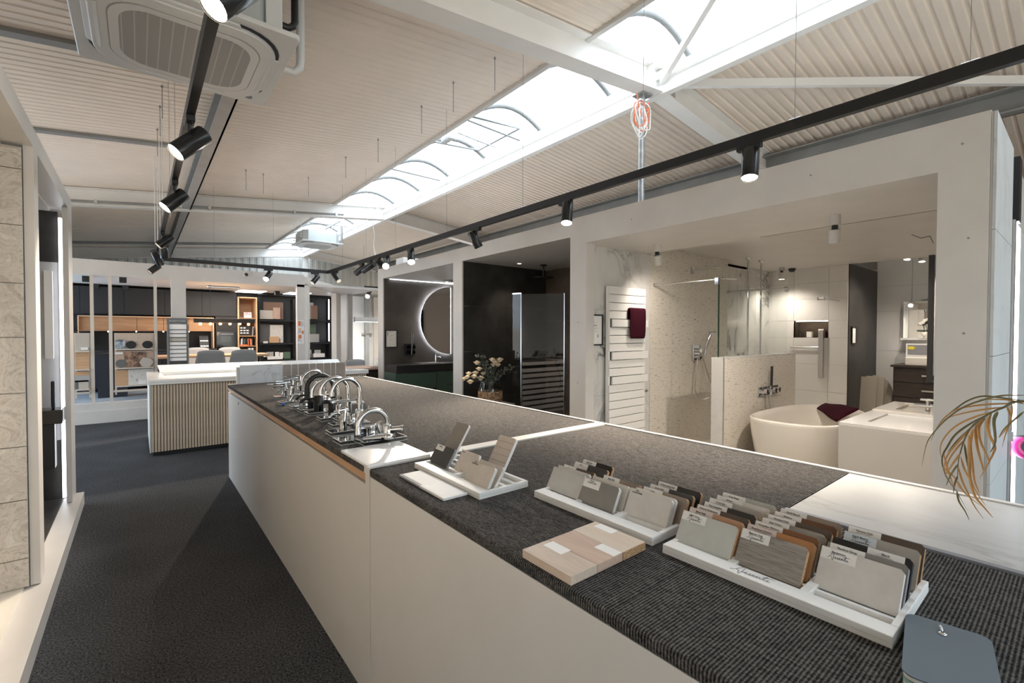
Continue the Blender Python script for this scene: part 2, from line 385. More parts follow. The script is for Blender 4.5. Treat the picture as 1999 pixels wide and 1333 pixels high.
def rrect(w, h, r, n=5):
    """rounded rectangle outline in the xy plane"""
    p = []
    for cx, cy, a0 in ((w/2-r, h/2-r, 0), (-w/2+r, h/2-r, 90), (-w/2+r, -h/2+r, 180), (w/2-r, -h/2+r, 270)):
        for i in range(n+1):
            a = math.radians(a0+90*i/n); p.append(Vector((cx+r*math.cos(a), cy+r*math.sin(a), 0)))
    return p
def perforated():
    m, t, b = nt('perforated_grille', .5, color=(.4, .4, .39))
    c = t.nodes.new('ShaderNodeTexCoord'); wv = t.nodes.new('ShaderNodeTexWave'); wv.bands_direction = 'Y'; wv.inputs['Scale'].default_value = 30
    t.links.new(c.outputs['Object'], wv.inputs[0])
    w2 = t.nodes.new('ShaderNodeTexWave'); w2.bands_direction = 'X'; w2.inputs['Scale'].default_value = 5.6; t.links.new(c.outputs['Object'], w2.inputs[0])
    r2 = ramp(t, w2.outputs['Fac'], [(.0, (1, 1, 1)), (.06, (0, 0, 0))])
    r1 = ramp(t, wv.outputs['Fac'], [(.35, (.16, .155, .15)), (.65, (.50, .49, .475))])
    mx = t.nodes.new('ShaderNodeMix'); mx.data_type = 'RGBA'; mx.blend_type = 'SCREEN'; mx.inputs[0].default_value = .25
    t.links.new(r1, mx.inputs[6]); t.links.new(r2, mx.inputs[7]); t.links.new(mx.outputs[2], b.inputs['Base Color']); return m
M['perforated'] = perforated()
# ------------------------------------------------------------------ floors and outer shell
struct(B(-4, 12, -4, 10.3, -.1, 0).build('floor', 'carpet'), 'dark charcoal carpet floor running between the displays', 'floor')
ZF = .1
o = struct(B(3.42, 11, .3, 8.2, 0, ZF).build('floor', 'tile_light'), 'pale raised tile floor of the bathroom bays', 'floor')
o = struct(B(-4, 9, 10.42, 16.8, 0, .29).build('floor', 'kitchen_floor'), 'blue grey tile floor of the kitchen bay at the back', 'floor')
RX, RZ, SL = 4.3, 4.0, .107
def zc(x): return RZ+.28-SL*abs(x-RX)          # underside of the roof sheet
def zr(x): return RZ-SL*abs(x-RX)              # underside of the rafters
Y0, Y1 = -4, 16.8
def deck(x0, x1, pitch, h, top, low):
    """trapezoidal sheet: ribs run up the slope, profile repeats along Y"""
    mb = MB(); ys = []; y = Y0
    while y < Y1:
        ys += [(y, 0), (y+low*pitch, 0), (y+(low+.12)*pitch, h), (y+(1-.12)*pitch, h)]; y += pitch
    ys.append((y, 0)); vs = []
    for x in (x0, x1): vs += [(x, yy, zc(x)+dz) for yy, dz in ys]
    n = len(ys); mb.add(vs, [(i, i+1, n+i+1, n+i) for i in range(n-1)]); return mb
SKL, SKR = 3.21, 4.42
L_ = deck(-4, SKL, .1, .007, .3, .5); struct(L_.build('ceiling', 'deck'), 'cream profiled sheet ceiling sloping down to the left of the skylight', 'ceiling')
R_ = deck(SKR, 12, .1, .018, .3, .5); struct(R_.build('ceiling', 'deck'), 'cream ribbed sheet ceiling sloping down to the right of the skylight', 'ceiling')
struct(B(-4.1, -4, Y0, 5.6, 0, 3.6).box(-4.1, -4, 10, Y1, 0, 3.6).box(-4.1, -4, 5.6, 10, 0, .1).box(-4.1, -4, 5.6, 10, 3.2, 3.6).build('wall_left', 'white'), 'plain outer wall of the hall far left behind the displays', 'wall')
struct(B(12, 12.1, Y0, Y1, 0, 3.6).build('wall_right', 'white'), 'plain outer wall of the hall far right behind the bays', 'wall')
# front wall behind the viewer: shop windows, assumed from reflected frames
mb = MB(); mb.box(-4, 12, -4.1, -4, 2.3, 4.6); mb.box(6.2, 12, -4.1, -4, 0, 2.3); mb.box(-4, -3.2, -4.1, -4, 0, 2.3)
struct(mb.build('wall_front', 'white'), 'front wall of the hall behind the viewer with assumed shop windows', 'wall')
w = struct(B(-3.2, 6.2, -4.05, -4.0, 0, .08).build('assumed_window_2', 'white'), 'assumed shop window frame across the front of the hall', 'window')
for i in range(6): B(-3.2+i*1.88-.04, -3.2+i*1.88+.04, -4.07, -3.99, .08, 2.3).build('mullion', 'white', w)
for i in range(5): B(-3.16+i*1.88, -1.36+i*1.88, -4.035, -4.03, .08, 2.3).build('pane', 'glass', w)
w = struct(B(-4.06, -4.0, 5.6, 10, .1, .16).build('assumed_window_3', 'white'), 'tall assumed side window in the far left outer wall', 'window')  # out of view; assumed from the bluish daylight on the counter end
for i in range(6): B(-4.06, -4.0, 5.6+i*.87, 5.66+i*.87, .16, 3.2).build('mullion', 'white', w)
# gable wall with vertical profiled sheets
g = MB(); xs = []; x = -4
while x < 12: xs += [(x, 0), (x+.07, 0), (x+.1, .035), (x+.17, .035)]; x += .2
n = len(xs); g.add([(x, 16.8+d, 0) for x, d in xs]+[(x, 16.8+d, 4.4) for x, d in xs], [(i, i+1, n+i+1, n+i) for i in range(n-1)])
struct(g.build('wall_back', 'gable'), 'pale profiled sheet gable wall high above the kitchen bay', 'wall')
# ------------------------------------------------------------------ roof steel
def rafter(y, label):
    t = thing('roof_rafter', label, 'beam', (RX, y, zr(RX)), 'white steel roof rafters'); t['kind'] = 'structure'
    for x0, x1, nm in ((-4, RX, 'left_rafter_arm'), (RX, 12, 'right_rafter_arm')):
        mb = MB()
        def sl(z0, z1, y0, y1):
            mb.add([(x, yy, zr(x)+z) for x in (x0, x1) for z in (z0, z1) for yy in (y0, y1)],
                   [(0, 1, 3, 2), (4, 6, 7, 5), (0, 4, 5, 1), (2, 3, 7, 6), (0, 2, 6, 4), (1, 5, 7, 3)])
        sl(0, .014, y-.09, y+.09); sl(.014, .256, y-.006, y+.006); sl(.256, .27, y-.09, y+.09)
        mb.build('rafter_arm', 'steel_white', t)
    mb = MB(); mb.box(RX-.012, RX+.012, y-.09, y+.09, RZ-.01, RZ+.26)
    for sx in (-.2, .2):
        mb.box(RX+sx-.008, RX+sx+.008, y-.085, y+.085, zr(RX+sx)+.014, zr(RX+sx)+.256)
    mb.build('ridge_plate', 'steel_white', t); return t
rafter(2.9, 'nearest white steel roof rafter carrying the orange and white cable coil')
rafter(9.9, 'middle white steel roof rafter with a conduit clipped along it')
rafter(16.45, 'farthest white steel roof rafter along the top of the gable wall')
B(4.28, 4.42, 16.35, 16.5, 0, 4.0).build('gable_post', 'steel_white', None, kind='structure', label='white steel post in the middle of the gable wall', category='post')
def purlin(x, z0, z1, y0, y1, m, w=.1, fl=.018):
    mb = MB(); mb.box(x-fl/2, x+fl/2, y0, y1, z0, z1); mb.box(x-w, x+fl/2, y0, y1, z0, z0+fl); mb.box(x-w, x+fl/2, y0, y1, z1-fl, z1); return mb
o = purlin(.72, 3.62, 3.86, Y0, 16.4, 'grey_steel', .11).build('roof_purlin', 'grey_steel'); struct(o, 'grey galvanised purlin along the left roof slope above the air conditioner', 'beam')
o = purlin(6.9, 3.70, 3.95, Y0, 16.4, 'grey_steel', .13).build('roof_purlin', 'grey_steel'); struct(o, 'grey galvanised purlin along the right roof slope above the white facade', 'beam')
# ridge purlins on each side of the skylight
mb = MB(); mb.box(4.25, 4.33, Y0, 16.4, 3.975, 4.06); mb.box(4.30, 4.33, Y0, 16.4, 4.06, 4.14); mb.box(4.25, 4.33, Y0, 16.4, 4.14, 4.225)
mb.box(4.33, 4.44, Y0, 16.4, 4.20, 4.30)
struct(mb.build('ridge_purlin', 'steel_white'), 'white ridge purlin along the right edge of the skylight', 'beam')
mb = MB(); mb.box(3.16, 3.21, Y0, 16.4, 4.125, 4.30)
struct(mb.build('ridge_purlin', 'trim_pale'), 'pale grey trim along the left edge of the skylight', 'beam')
# posts from the rafters to the purlins
for y in (2.9, 9.9, 16.45):
    for x in (3.19, 4.5):
        pass
# dark joints across the left slope
for i, y in enumerate((2.35, 3.9)):
    pass
# ------------------------------------------------------------------ skylight
sky = thing('window_1', 'long arched skylight glowing white along the roof ridge', 'skylight', (3.8, 6, 4.2)); sky['kind'] = 'structure'
def arc(f): return 4.2+.30*math.sin(PI*(.08+.84*f))-.07
RIB = [-3.4, -2.2, -1.0, .2, 1.35, 2.55, 3.55, 4.75, 6.05, 7.15, 8.25, 9.4, 10.7, 11.8, 13, 14.2, 15.4, 16.4]
for y in RIB:
    MB().tube([(SKL+(SKR-SKL)*f/10, y, arc(f/10)-.02) for f in range(11)], .028, 6).build('skylight_rib', 'rib_steel', sky)
for y0, y1 in zip(RIB, RIB[1:]):
    vs = [(SKL+(SKR-SKL)*f/8, y, arc(f/8)) for y in (y0, y1) for f in range(9)]
    MB().add(vs, [(i, i+1, 10+i, 9+i) for i in range(8)]).build('pane', 'skypane', sky)
for y in (4.9, 7.15, 11.9):
    MB().tube([(SKL+.02, y+.05, 4.17), (SKR-.1, y+.25, 4.24)], .012, 6).build('tie_rod', 'rib_steel', sky)
# opener flap of the skylight
fl = thing('smoke_vent', 'grey framed opening flap with chain drive in the skylight', 'vent', (3.8, 5.5, 4.3))
MB().tube([(3.35, 5.0, 4.26), (4.15, 5.0, 4.33), (4.15, 6.0, 4.33), (3.35, 6.0, 4.26)], .016, 6, close=True).build('vent_frame', 'grey_steel', fl)
B(3.4, 3.48, 5.62, 5.86, 4.21, 4.26).build('drive_motor', 'galv', fl)
MB().tube([(3.45, 5.5, 4.25), (3.75, 5.45, 4.2), (4.12, 5.52, 4.22)], .01, 6).build('drive_arm', 'galv', fl)
MB().tube([(3.75, 5.45, 4.2), (4.0, 5.75, 4.25)], .008, 6).build('drive_arm', 'galv', fl)
# bracing
def brace(a, b, w, h, label):
    a, b = Vector(a), Vector(b); mx = frame_mx(a, b-a, Vector((0, 0, 1))); L = (b-a).length
    struct(MB().box(0, L, -h/2, h/2, -w/2, w/2, mx).build('roof_brace', 'steel_white'), label, 'brace')
brace((4.35, 2.8, 4.1), at(2040, 157, Z=3.86), .05, .075, 'flat white brace running right from the nearest ridge joint')
brace((4.25, 2.82, 4.1), at(1400, -20, Z=4.25), .05, .06, 'white diagonal brace crossing the skylight above the ridge joint')
for x, y in ((3.26, 2.86), (4.5, 2.95), (3.26, 9.86), (4.5, 9.95)):
    struct(B(x-.06, x+.06, y-.012, y+.012, zr(x)+.26, zc(x)+.02).build('purlin_cleat', 'steel_white'),
           'white cleat plate holding the %s skylight edge on the %s rafter' % ('left' if x < 4 else 'right', 'nearest' if y < 5 else 'middle'), 'bracket')
def tbar(y, x0, x1, label, w=.05):
    a = MB(); a.add([(x, yy, zc(x)+dz) for x in (x0, x1) for dz in (-.035, .0) for yy in (y-w, y+w)], [(0, 1, 3, 2), (4, 6, 7, 5), (0, 4, 5, 1), (2, 3, 7, 6), (0, 2, 6, 4), (1, 5, 7, 3)])
    struct(a.build('roof_purlin', 'grey_steel'), label, 'beam')
tbar(5.07, -4, .55, 'dark narrow bar across the left roof slope behind the air conditioner'); tbar(7.27, -4, .35, 'dark narrow bar across the left roof slope beyond the air conditioner')
tbar(15.5, -4, 3.1, 'dark bar across the left roof slope just before the gable', .12)
# hanger wires under the sheet
HW = [(885, 178, 1.5), (823, 225, 1), (738, 290, 1), (675, 325, 1), (602, 365, 1), (480, 350, .8), (514, 358, .8), (316, 185, 1.6), (312, 225, 1.6), (307, 270, 1.6), (966, 130, 2)]
hw0 = None
_row = 'unused roof wire, %s from the nearest rafter, in the row left of the skylight'
HWL = [_row % 'second', _row % 'third', _row % 'fourth', _row % 'fifth', _row % 'sixth', 'unused roof wire right of the grey purlin, left one of the pair', 'unused roof wire right of the grey purlin, right one of the pair',
       'unused roof wire left of the left rail, topmost of three near the air conditioner', 'unused roof wire left of the left rail, middle of three near the air conditioner', 'unused roof wire left of the left rail, lowest of three near the air conditioner', _row % 'first']
def hit_deck(x, y):
    d = at(x, y, X=1)-EYE if False else (FW+RT*((x-999.5)/FOC)-UP*((y-666.5)/FOC))
    # z = zc(x) on left slope: EYE.z + t dz = 4.28 - SL*(4.3 - t dx)
    t = (RZ+.28-SL*RX-EYE.z)/(d.z-SL*d.x); return EYE+d*t
for i, (x, y, L) in enumerate(HW):
    p = hit_deck(x, y-20); 
    if hw0 is None:
        hw0 = MB().cyl((0, 0, 0), (0, 0, -.32), .0035, 5).ball((0, 0, -.02), .012, 6, 4).build('hanger_wire', 'grey_steel')
        c = hw0; c.location = p
    else:
        c = hw0.copy(); COL.objects.link(c); c.location = p
    tag(c, HWL[i], 'wire', 'unused hanger wires under the roof')
# ------------------------------------------------------------------ conduits and pole by the rafters
t = thing('support_pole', 'galvanised steel pole rising behind the white facade to the nearest rafter', 'pole', (4.18, 2.93, 2.4))
MB().cyl((4.12, 2.97, 2.625), (4.12, 2.97, 3.99), .032, 14).build('pole', 'galv', t); B(4.04, 4.2, 2.9, 3.04, 3.965, 3.985).build('head_plate', 'galv', t)
t = thing('cable_coil', 'coil of orange and white cable hanging under the nearest ridge joint', 'cable', (4.1, 2.9, 3.8))
random.seed(3)
for k in range(7):
    c = at(1255+random.uniform(-6, 6), 222+random.uniform(-3, 5), Y=2.86); rx, rz = random.uniform(.075, .12), random.uniform(.11, .165); ph = random.uniform(-.3, .3)
    pts = [c+Vector((rx*math.cos(a+ph)*.95, .012*math.sin(3*a+k)+.006*k, rz*math.sin(a)-.01*k)) for a in [2*PI*i/28 for i in range(28)]]
    MB().tube(pts, .0055, 6, close=True).build('cable_loop', 'orange' if k % 3 == 1 else 'cable_white', t, label='orange cable loop' if k % 3 == 1 else 'white cable loop')
MB().tube([at(1243, 182, Y=2.88), at(1246, 200, Y=2.87), at(1253, 228, Y=2.86)], .0065, 6).build('cable_end', 'orange', t, label='orange cable end'); MB().tube([at(1266, 200, Y=2.88), at(1266, 215, Y=2.87), at(1258, 235, Y=2.86)], .0065, 6).build('cable_end', 'orange', t, label='orange cable end')
t = thing('conduit', 'grey cable conduit clipped along the middle rafter', 'pipe', (1, 9.76, 3.6))
zz = lambda x: zr(x)+.05
MB().tube([(-4, 9.78, zz(-4)), (3.35, 9.78, zz(3.35))], .02, 8).build('conduit_pipe', 'grey_steel', t)
for x in (-2, -.5, 1.0, 2.4, 3.2): B(x-.02, x+.02, 9.75, 9.81, zz(x)-.03, zz(x)+.03).build('pipe_clip', 'steel', t)

t = thing('wire_bundle', 'bundle of fine white wires hanging beside the left rail', 'wire', (.1, 7, 2.6))
for px, py in ((303, 478), (308, 470), (313, 462), (318, 445), (333, 425)):
    p = at(px, py, Z=2.66); MB().cyl((p.x, p.y, 2.66), (p.x, p.y, zc(p.x)), .004, 5).build('wire', 'cable_white', t)
struct(B(.50, .60, 9.70, 9.72, 3.62, 3.84).build('purlin_cleat', 'steel_white'), 'white cleat plate at the grey purlin above the middle rafter, behind the left rail', 'bracket')
# ------------------------------------------------------------------ left display partition
XL = -.437
def wall_piece(mb, y0, y1, z0, z1, x0=XL-.12, x1=XL): mb.box(x0, x1, y0, y1, z0, z1)
ZT = 2.615
mb = MB()
wall_piece(mb, -1.5, 5.48, 2.505, ZT)                                  # head
wall_piece(mb, 3.62, 3.76, .11, 2.505, XL-.04)                                 # post between the niches
wall_piece(mb, 5.2, 5.48, .11, 2.505, XL-.034)                                  # far end
wall_piece(mb, 1.2, 1.5, .11, 2.505); wall_piece(mb, -1.5, 1.2, .11, 2.505)
mb.box(-1.7, XL-.12, 5.38, 5.48, .11, ZT); mb.box(-1.8, -1.7, -1.5, 5.48, .0, ZT); mb.box(-1.7, XL-.12, 1.3, 1.4, .11, ZT); mb.box(-1.7, XL-.12, 3.66, 3.76, .11, ZT)
wl = struct(mb.build('wall_left', 'white'), 'white display partition on the left with a tiled niche and a dark mirror niche', 'partition')
struct(B(-1.7, XL-.12, -1.5, 5.4, 2.49, 2.505).build('ceiling', 'white'), 'low white ceiling inside the left display niches', 'ceiling')
mb = MB(); mb.box(-1.75, -.385, -1.5, 5.48, 0, .105)
struct(mb.build('trim_1', 'white'), 'white plinth along the foot of the left display partition', 'plinth')
struct(B(-1.7, -.50, 1.45, 3.62, .105, .112).build('floor', 'tile_light'), 'pale tile floor of the left tiled niche', 'floor')
struct(B(-1.7, -.50, 3.78, 5.38, .105, .112).build('floor', 'stone_dark'), 'dark tile floor of the left mirror niche', 'floor')
# floral tiles on the far cheek of the first niche
zs = [.112, .40, .79, 1.17, 1.36, 1.70, 2.02, 2.34, 2.49]
zs = [.112, .27, .59, .88, 1.17, 1.47, 1.76, 2.07, 2.37, 2.49]
xs = [-1.7, -1.07, -.478]
base = B(-1.69, -.48, 3.615, 3.655, .112, 2.49).build('tile_bed', 'grout', wl)
for i in range(len(zs)-1):
    for j in range(2):
        B(xs[j]+.002, xs[j+1]-.002, 3.60, 3.62, zs[i]+.002, zs[i+1]-.002).build('wall_tile', 'floral', wl, bevel=.0015)
# light stone fitting at the left edge: dark shelf bracket
t = tag(B(-1.2, -.72, 3.42, 3.6, .50, .72).build('stool', 'black'), 'black box seat cut by the left edge of the photo in the tiled niche', 'stool')
# second niche: dark cladding, mirror, shelf, light strip
B(-1.69, -.512, 5.365, 5.379, .60, 2.07).build('cladding_panel', 'panel_pale', wl); B(-1.69, -.512, 5.365, 5.379, .112, .595).build('cladding_panel', 'stone_dark', wl)
B(-1.69, -.512, 5.36, 5.379, 2.075, 2.49).build('cladding_panel', 'stone_dark', wl)
B(-1.69, -1.67, 3.77, 5.36, .112, 2.49).build('cladding_panel', 'stone_dark', wl)
t = thing('light_strip', 'vertical white light strip at the far edge of the left mirror niche', 'light', (-.57, 5.35, .12))
B(at(118, 700, Y=5.34).x, at(125, 700, Y=5.34).x, 5.335, 5.352, .12, 2.44).build('diffuser', 'led_soft', t); B(at(117, 700, Y=5.34).x, at(126, 700, Y=5.34).x, 5.352, 5.366, .12, 2.44).build('profile', 'steel', t)
t = thing('console_shelf', 'black floating console shelf with leg in the left mirror niche', 'shelf', (-.9, 5.1, .8))
B(-1.5, -.482, 5.12, 5.333, .77, .88).build('shelf_board', 'black_gloss', t, bevel=.004); B(-1.5, -.535, 5.2, 5.333, .40, .77).build('base_box', 'black', t, bevel=.004)
tag(B(-.56, -.535, 5.26, 5.30, .881, 1.1).build('soap_bottle', 'black', bevel=.01), 'black bottle standing on the black console shelf', 'bottle')
tag(B(-.60, -.545, 5.34, 5.356, 1.28, 2.0).build('towel_rail', 'white_gloss', bevel=.004), 'slim white towel panel in the left mirror niche', 'radiator')
# tilted boards sticking out behind the wall end
t = thing('sample_flip_stand', 'grey flip stand of tilted boards behind the left partition end', 'stand', (-.75, 6.4, 0))
for i, (z, a) in enumerate(((.95, .5), (.62, .5))):
    mx = Matrix.Translation((-.72, 6.4, z)) @ Matrix.Rotation(-.5, 4, 'Y')
    MB().box(-.25, .15, -.02, .02, -.13, .13, mx).build('board', 'grey_fabric', t, bevel=.004)
B(-.86, -.80, 6.36, 6.44, 0, 1.2).build('stand_post', 'black', t); B(-1.0, -.62, 6.2, 6.6, 0, .02).build('foot_plate', 'black', t)
# ------------------------------------------------------------------ long display counter
ZC = .956
t = thing('display_counter', 'long white display counter topped with dark ribbed carpet', 'counter', (1.43, 2.5, 0))
XA, XB = .715, 2.155
B(XA+.006, XB-.02, -.75, 1.79, .0, ZC-.034).build('carcass', 'counter_white', t)
B(XA+.02, XB-.02, 1.83, 5.56, .0, ZC-.034).build('carcass', 'counter_white', t)
B(XA, XA+.02, 1.84, 3.93, .0, ZC-.075).build('front_panel', 'counter_white', t, bevel=.001)
B(XA, XA+.02, 3.936, 5.575, .0, ZC-.075).build('front_panel', 'counter_white', t, bevel=.001)
B(XA-.004, XA+.016, -.75, 1.785, .0, ZC-.03).build('front_panel', 'counter_white', t, bevel=.001)
B(XA-.004, XA+.05, 1.79, 1.836, .0, ZC).build('end_stile', 'counter_white', t, bevel=.001)
B(XA+.001, XA+.05, 1.838, 5.57, ZC-.062, ZC-.03).build('plywood_edge', 'ply', t)
for nm, y0, y1 in (('carpet_top', 1.858, 5.565), ('carpet_top', .58, 1.79)):
    mb = MB().box(XA-.006, XB-.012, y0, y1, ZC-.03, ZC); mb.build(nm, 'rib', t, bevel=.008)
B(XA-.006, 1.54, -.75, .585, ZC-.03, ZC).build('carpet_top', 'rib', t, bevel=.008)
B(1.56, XB-.012, -.75, .578, ZC-.03, ZC+.001).build('marble_slab', 'marble_top', t, bevel=.002)
B(1.54, 1.56, -.75, .583, ZC-.03, ZC+.004).build('edge_strip', 'ink_grey', t, label='grey metal strip beside the marble slab')
B(XA, XB+.012, 1.79, 1.86, ZC-.03, ZC+.004).build('divider_strip', 'counter_white', t)
B(XB-.012, XB+.012, -.75, 5.58, ZC-.05, ZC+.006).build('edge_strip', 'counter_white', t)
B(XA, XB, 5.565, 5.585, ZC-.05, ZC+.004).build('edge_strip', 'counter_white', t)
n = 0
for y0, y1 in ((1.95, 3.7), (3.75, 5.5), (-.7, .5), (.55, 1.75)):
    B(XB-.0205, XB-.0195, y0, y1, .05, .90).build('louvre_back', 'ink', t)
    for k in range(8):
        B(XB-.019, XB-.006, y0, y1, .08+k*.1, .08+k*.1+.066).build('louvre_slat', 'counter_white', t)
t2 = MB().cyl((XA-.004, 4.93, .84), (XA+.005, 4.93, .84), .012, 10); t2.build('lock', 'grey_steel', t)
tag(B(.708, .99, 1.80, 2.115, ZC+.0005, ZC+.012).build('worktop_sample', 'white_gloss', bevel=.002), 'glossy white worktop sample slab lying at the counter divider', 'slab')
# tiled screen standing at the far end of the counter
t = thing('tile_screen', 'low screen of marble and taupe tile boards behind the counter end', 'screen', (1.4, 5.63, 0))
B(.80, 1.93, 5.625, 5.665, 0, 1.13).build('backing_board', 'counter_white', t)
B(.828, 1.238, 5.61, 5.625, .35, 1.15).build('board', 'marble_blue', t, label='blue white marble tile board')
bx = [1.245, 1.345, 1.415, 1.53, 1.605, 1.685, 1.765, 1.825, 1.94]
bx = [1.242, 1.335, 1.405, 1.525, 1.60, 1.685, 1.765, 1.822, 1.94]
for a, b_ in zip(bx, bx[1:]): B(a+.007, b_-.007, 5.612, 5.625, .35, 1.14).build('board', 'taupe_tile', t, label='taupe tile board')
B(1.24, 1.942, 5.616, 5.627, .35, 1.136).build('joint_bed', 'counter_white', t)
# ------------------------------------------------------------------ lighting track
XT, XTL, ZT2, YB = 2.86, .222, 2.655, 9.2
t = thing('lighting_track', 'black three-sided lighting track hanging over the aisles and the counter', 'track', (1.5, 5, ZT2))
B(XT-.02, XT+.02, -1.5, YB+.02, ZT2-.03, ZT2+.03).build('rail', 'black', t, bevel=.002)
B(XTL-.02, XTL+.02, .3, YB+.02, ZT2-.03, ZT2+.03).build('rail', 'black', t, bevel=.002)
B(XTL-.02, XT+.02, YB-.02, YB+.02, ZT2-.03, ZT2+.03).build('rail', 'black', t, bevel=.002)
for x, y in [(XT, .35), (XT, 1.05), (XT, 2.05), (XT, 3.4), (XT, 4.8), (XT, 6.2), (XT, 7.3), (XT, 8.4), (XTL, 2.2), (XTL, 4.2), (XTL, 5), (XTL, 6.8), (XTL, 8.4), (1.0, YB), (1.9, YB)]:
    MB().cyl((x, y, ZT2+.03), (x, y, zc(x)), .0016, 4).build('suspension_wire', 'grey_steel', t)
    MB().cyl((x-.0, y-.03, ZT2+.036), (x, y+.03, ZT2+.036), .006, 6).build('wire_clip', 'steel', t)
for d in (.0, .07, .14, .21, .28):
    MB().cyl((.04-d*.3, 4.2+d, 2.0+.55), (.04-d*.3, 4.2+d, zc(0)), .0016, 4).build('suspension_wire', 'steel', t) if False else None
def track_spot(px, py, lens, back, rail, label, lit, dl=0, db=0, r=.048, group='track spotlights', power=160, beam=None):
    """rail: ('X', x) or ('Y', y) plane of the rail; lens / back = photo points of the two ends of the can"""
    k, v = rail
    if k == 'L':
        a = at(px, py, Z=ZT2-.03); a.x = v; k, v = 'Y', a.y; dxy = (.02, .07)
        kw = lambda d: {'Y': v+d}
    else:
        kw = lambda d: {k: v+d}
        a = at(px, py, **kw(0)); a.z = ZT2-.03; dxy = (.02, .07) if k == 'X' else (.07, .02)
    b = at(*back, **kw(db)); l = at(*lens, **kw(dl)); ax = (l-b).normalized(); c = b.lerp(l, .22)
    t = thing('track_spotlight', label, 'spotlight', a, group)
    dx, dy = dxy
    B(a.x-dx, a.x+dx, a.y-dy, a.y+dy, a.z-.03, a.z).build('adapter', 'black', t, bevel=.003)
    hinge = Vector((a.x, a.y, a.z-.06))
    MB().tube([(a.x, a.y, a.z-.02), hinge, c-ax*.0], [.014, .012, .010], 8).build('arm', 'black', t)
    body = MB(); body.tube([b, b+ax*.004, l-ax*.004, l], [r*.93, r, r, r*.97], 22, cap=False)
    o1 = ax.orthogonal().normalized(); o2 = ax.cross(o1)
    body.add([b+(o1*math.cos(2*PI*i/22)+o2*math.sin(2*PI*i/22))*r*.93 for i in range(22)], [tuple(range(22))])
    body.build('can', 'spot_black', t)
    fins = MB(); L = (l-b).length
    for i in range(10):
        d = o1*math.cos(2*PI*i/10)+o2*math.sin(2*PI*i/10); s = ax.cross(d)*.0035; p0 = b+ax*L*.42+d*r*1.004; p1 = b+ax*L*.72+d*r*1.004
        fins.add([p0-s, p0+s, p1+s, p1-s], [(0, 1, 2, 3)])
    fins.build('vent_slots', 'ink', t)
    q = l-ax*.006
    MB().add([q+(o1*math.cos(2*PI*i/22)+o2*math.sin(2*PI*i/22))*r*.92 for i in range(22)], [tuple(range(22))]).build('lens', 'lamp' if lit else 'lens_off', t)
    if lit:
        lo = light('spot_beam', 'SPOT', l+ax*.01, power, WARM, ax, spot_size=math.radians(75), spot_blend=.7, shadow_soft_size=.04)
    return t
R = ('X', XT); LT = ('L', XTL); BT = ('Y', YB)
track_spot(1463, 290, (1463, 348), (1466, 293), R, 'lit spotlight on the right rail, the largest one, before the white facade head', 1, -.03, .01)
track_spot(1104, 392, (1106, 436), (1108, 397), R, 'lit spotlight on the right rail above the white post between bathroom and flower bay', 1, -.05, .0)
track_spot(930, 447, (935, 483), (920, 452), R, 'unlit tilted spotlight on the right rail before the head of the flower bay', 0, .06, -.03)
track_spot(801, 482, (803, 512), (802, 489), R, 'lit spotlight on the right rail beside the white box above the mirror bay', 1, -.05, .02)
track_spot(754, 497, (753, 520), (756, 504), R, 'lit spotlight on the right rail at the far post of the mirror bay', 1, -.1, .02)
track_spot(738, 501, (746, 516), (735, 507), R, 'unlit grey spotlight touching the white hanging cable on the right rail', 0, .05, -.05)
track_spot(722, 507, (709, 529), (730, 514), R, 'second of the paired tilted spotlights on the right rail, with its end glowing', 0, -.05, .03)
track_spot(706, 513, (695, 534), (712, 520), R, 'first of the paired tilted spotlights on the right rail, the lower left one', 0, -.05, .03)
track_spot(656, 527, (662, 549), (650, 532), R, 'unlit spotlight pointing down right near the corner of the track', 0, .05, 0)
track_spot(615, 534, (609, 553), (621, 540), BT, 'unlit spotlight on the back rail near the track corner', 0, -.05, .02)
track_spot(524, 527, (519, 545), (527, 533), BT, 'lit spotlight on the back rail above the kitchen bay', 1, -.12, .02)
track_spot(440, -30, (415, 14), (480, -28), LT, 'lit spotlight at the top edge of the photo in front of the air conditioner', 1, -.02, .015, power=95)
track_spot(370, 232, (342, 298), (400, 262), LT, 'tilted spotlight on the left rail, the biggest fully visible one, lens glowing', 1, -.015, .01, power=95)
track_spot(343, 355, (321, 405), (360, 378), LT, 'tilted spotlight on the left rail before the middle rafter', 1, -.012, .01, power=95)
track_spot(328, 455, (308, 480), (335, 462), LT, 'tilted spotlight on the left rail below the middle rafter conduit', 0, -.01, .01)
track_spot(321, 478, (322, 503), (318, 483), LT, 'spotlight hanging straight down in the left rail cluster', 0, .05, 0)
track_spot(314, 487, (314, 516), (300, 489), LT, 'spotlight leaning right in the left rail cluster', 0, .08, -.04)
track_spot(304, 508, (292, 531), (311, 518), LT, 'lowest spotlight of the left rail cluster, pointing left', 0, -.01, .01)
# white hanging cable at the track
tag(MB().tube([at(727, 432, X=XT+.1), at(731, 460, X=XT+.1), at(729, 480, X=XT+.1), at(733, 500, X=XT), at(737, 507, X=XT)], .006, 6).build('hanging_cable', 'cable_white'), 'white cable hanging from the middle rafter down to the track', 'cable')
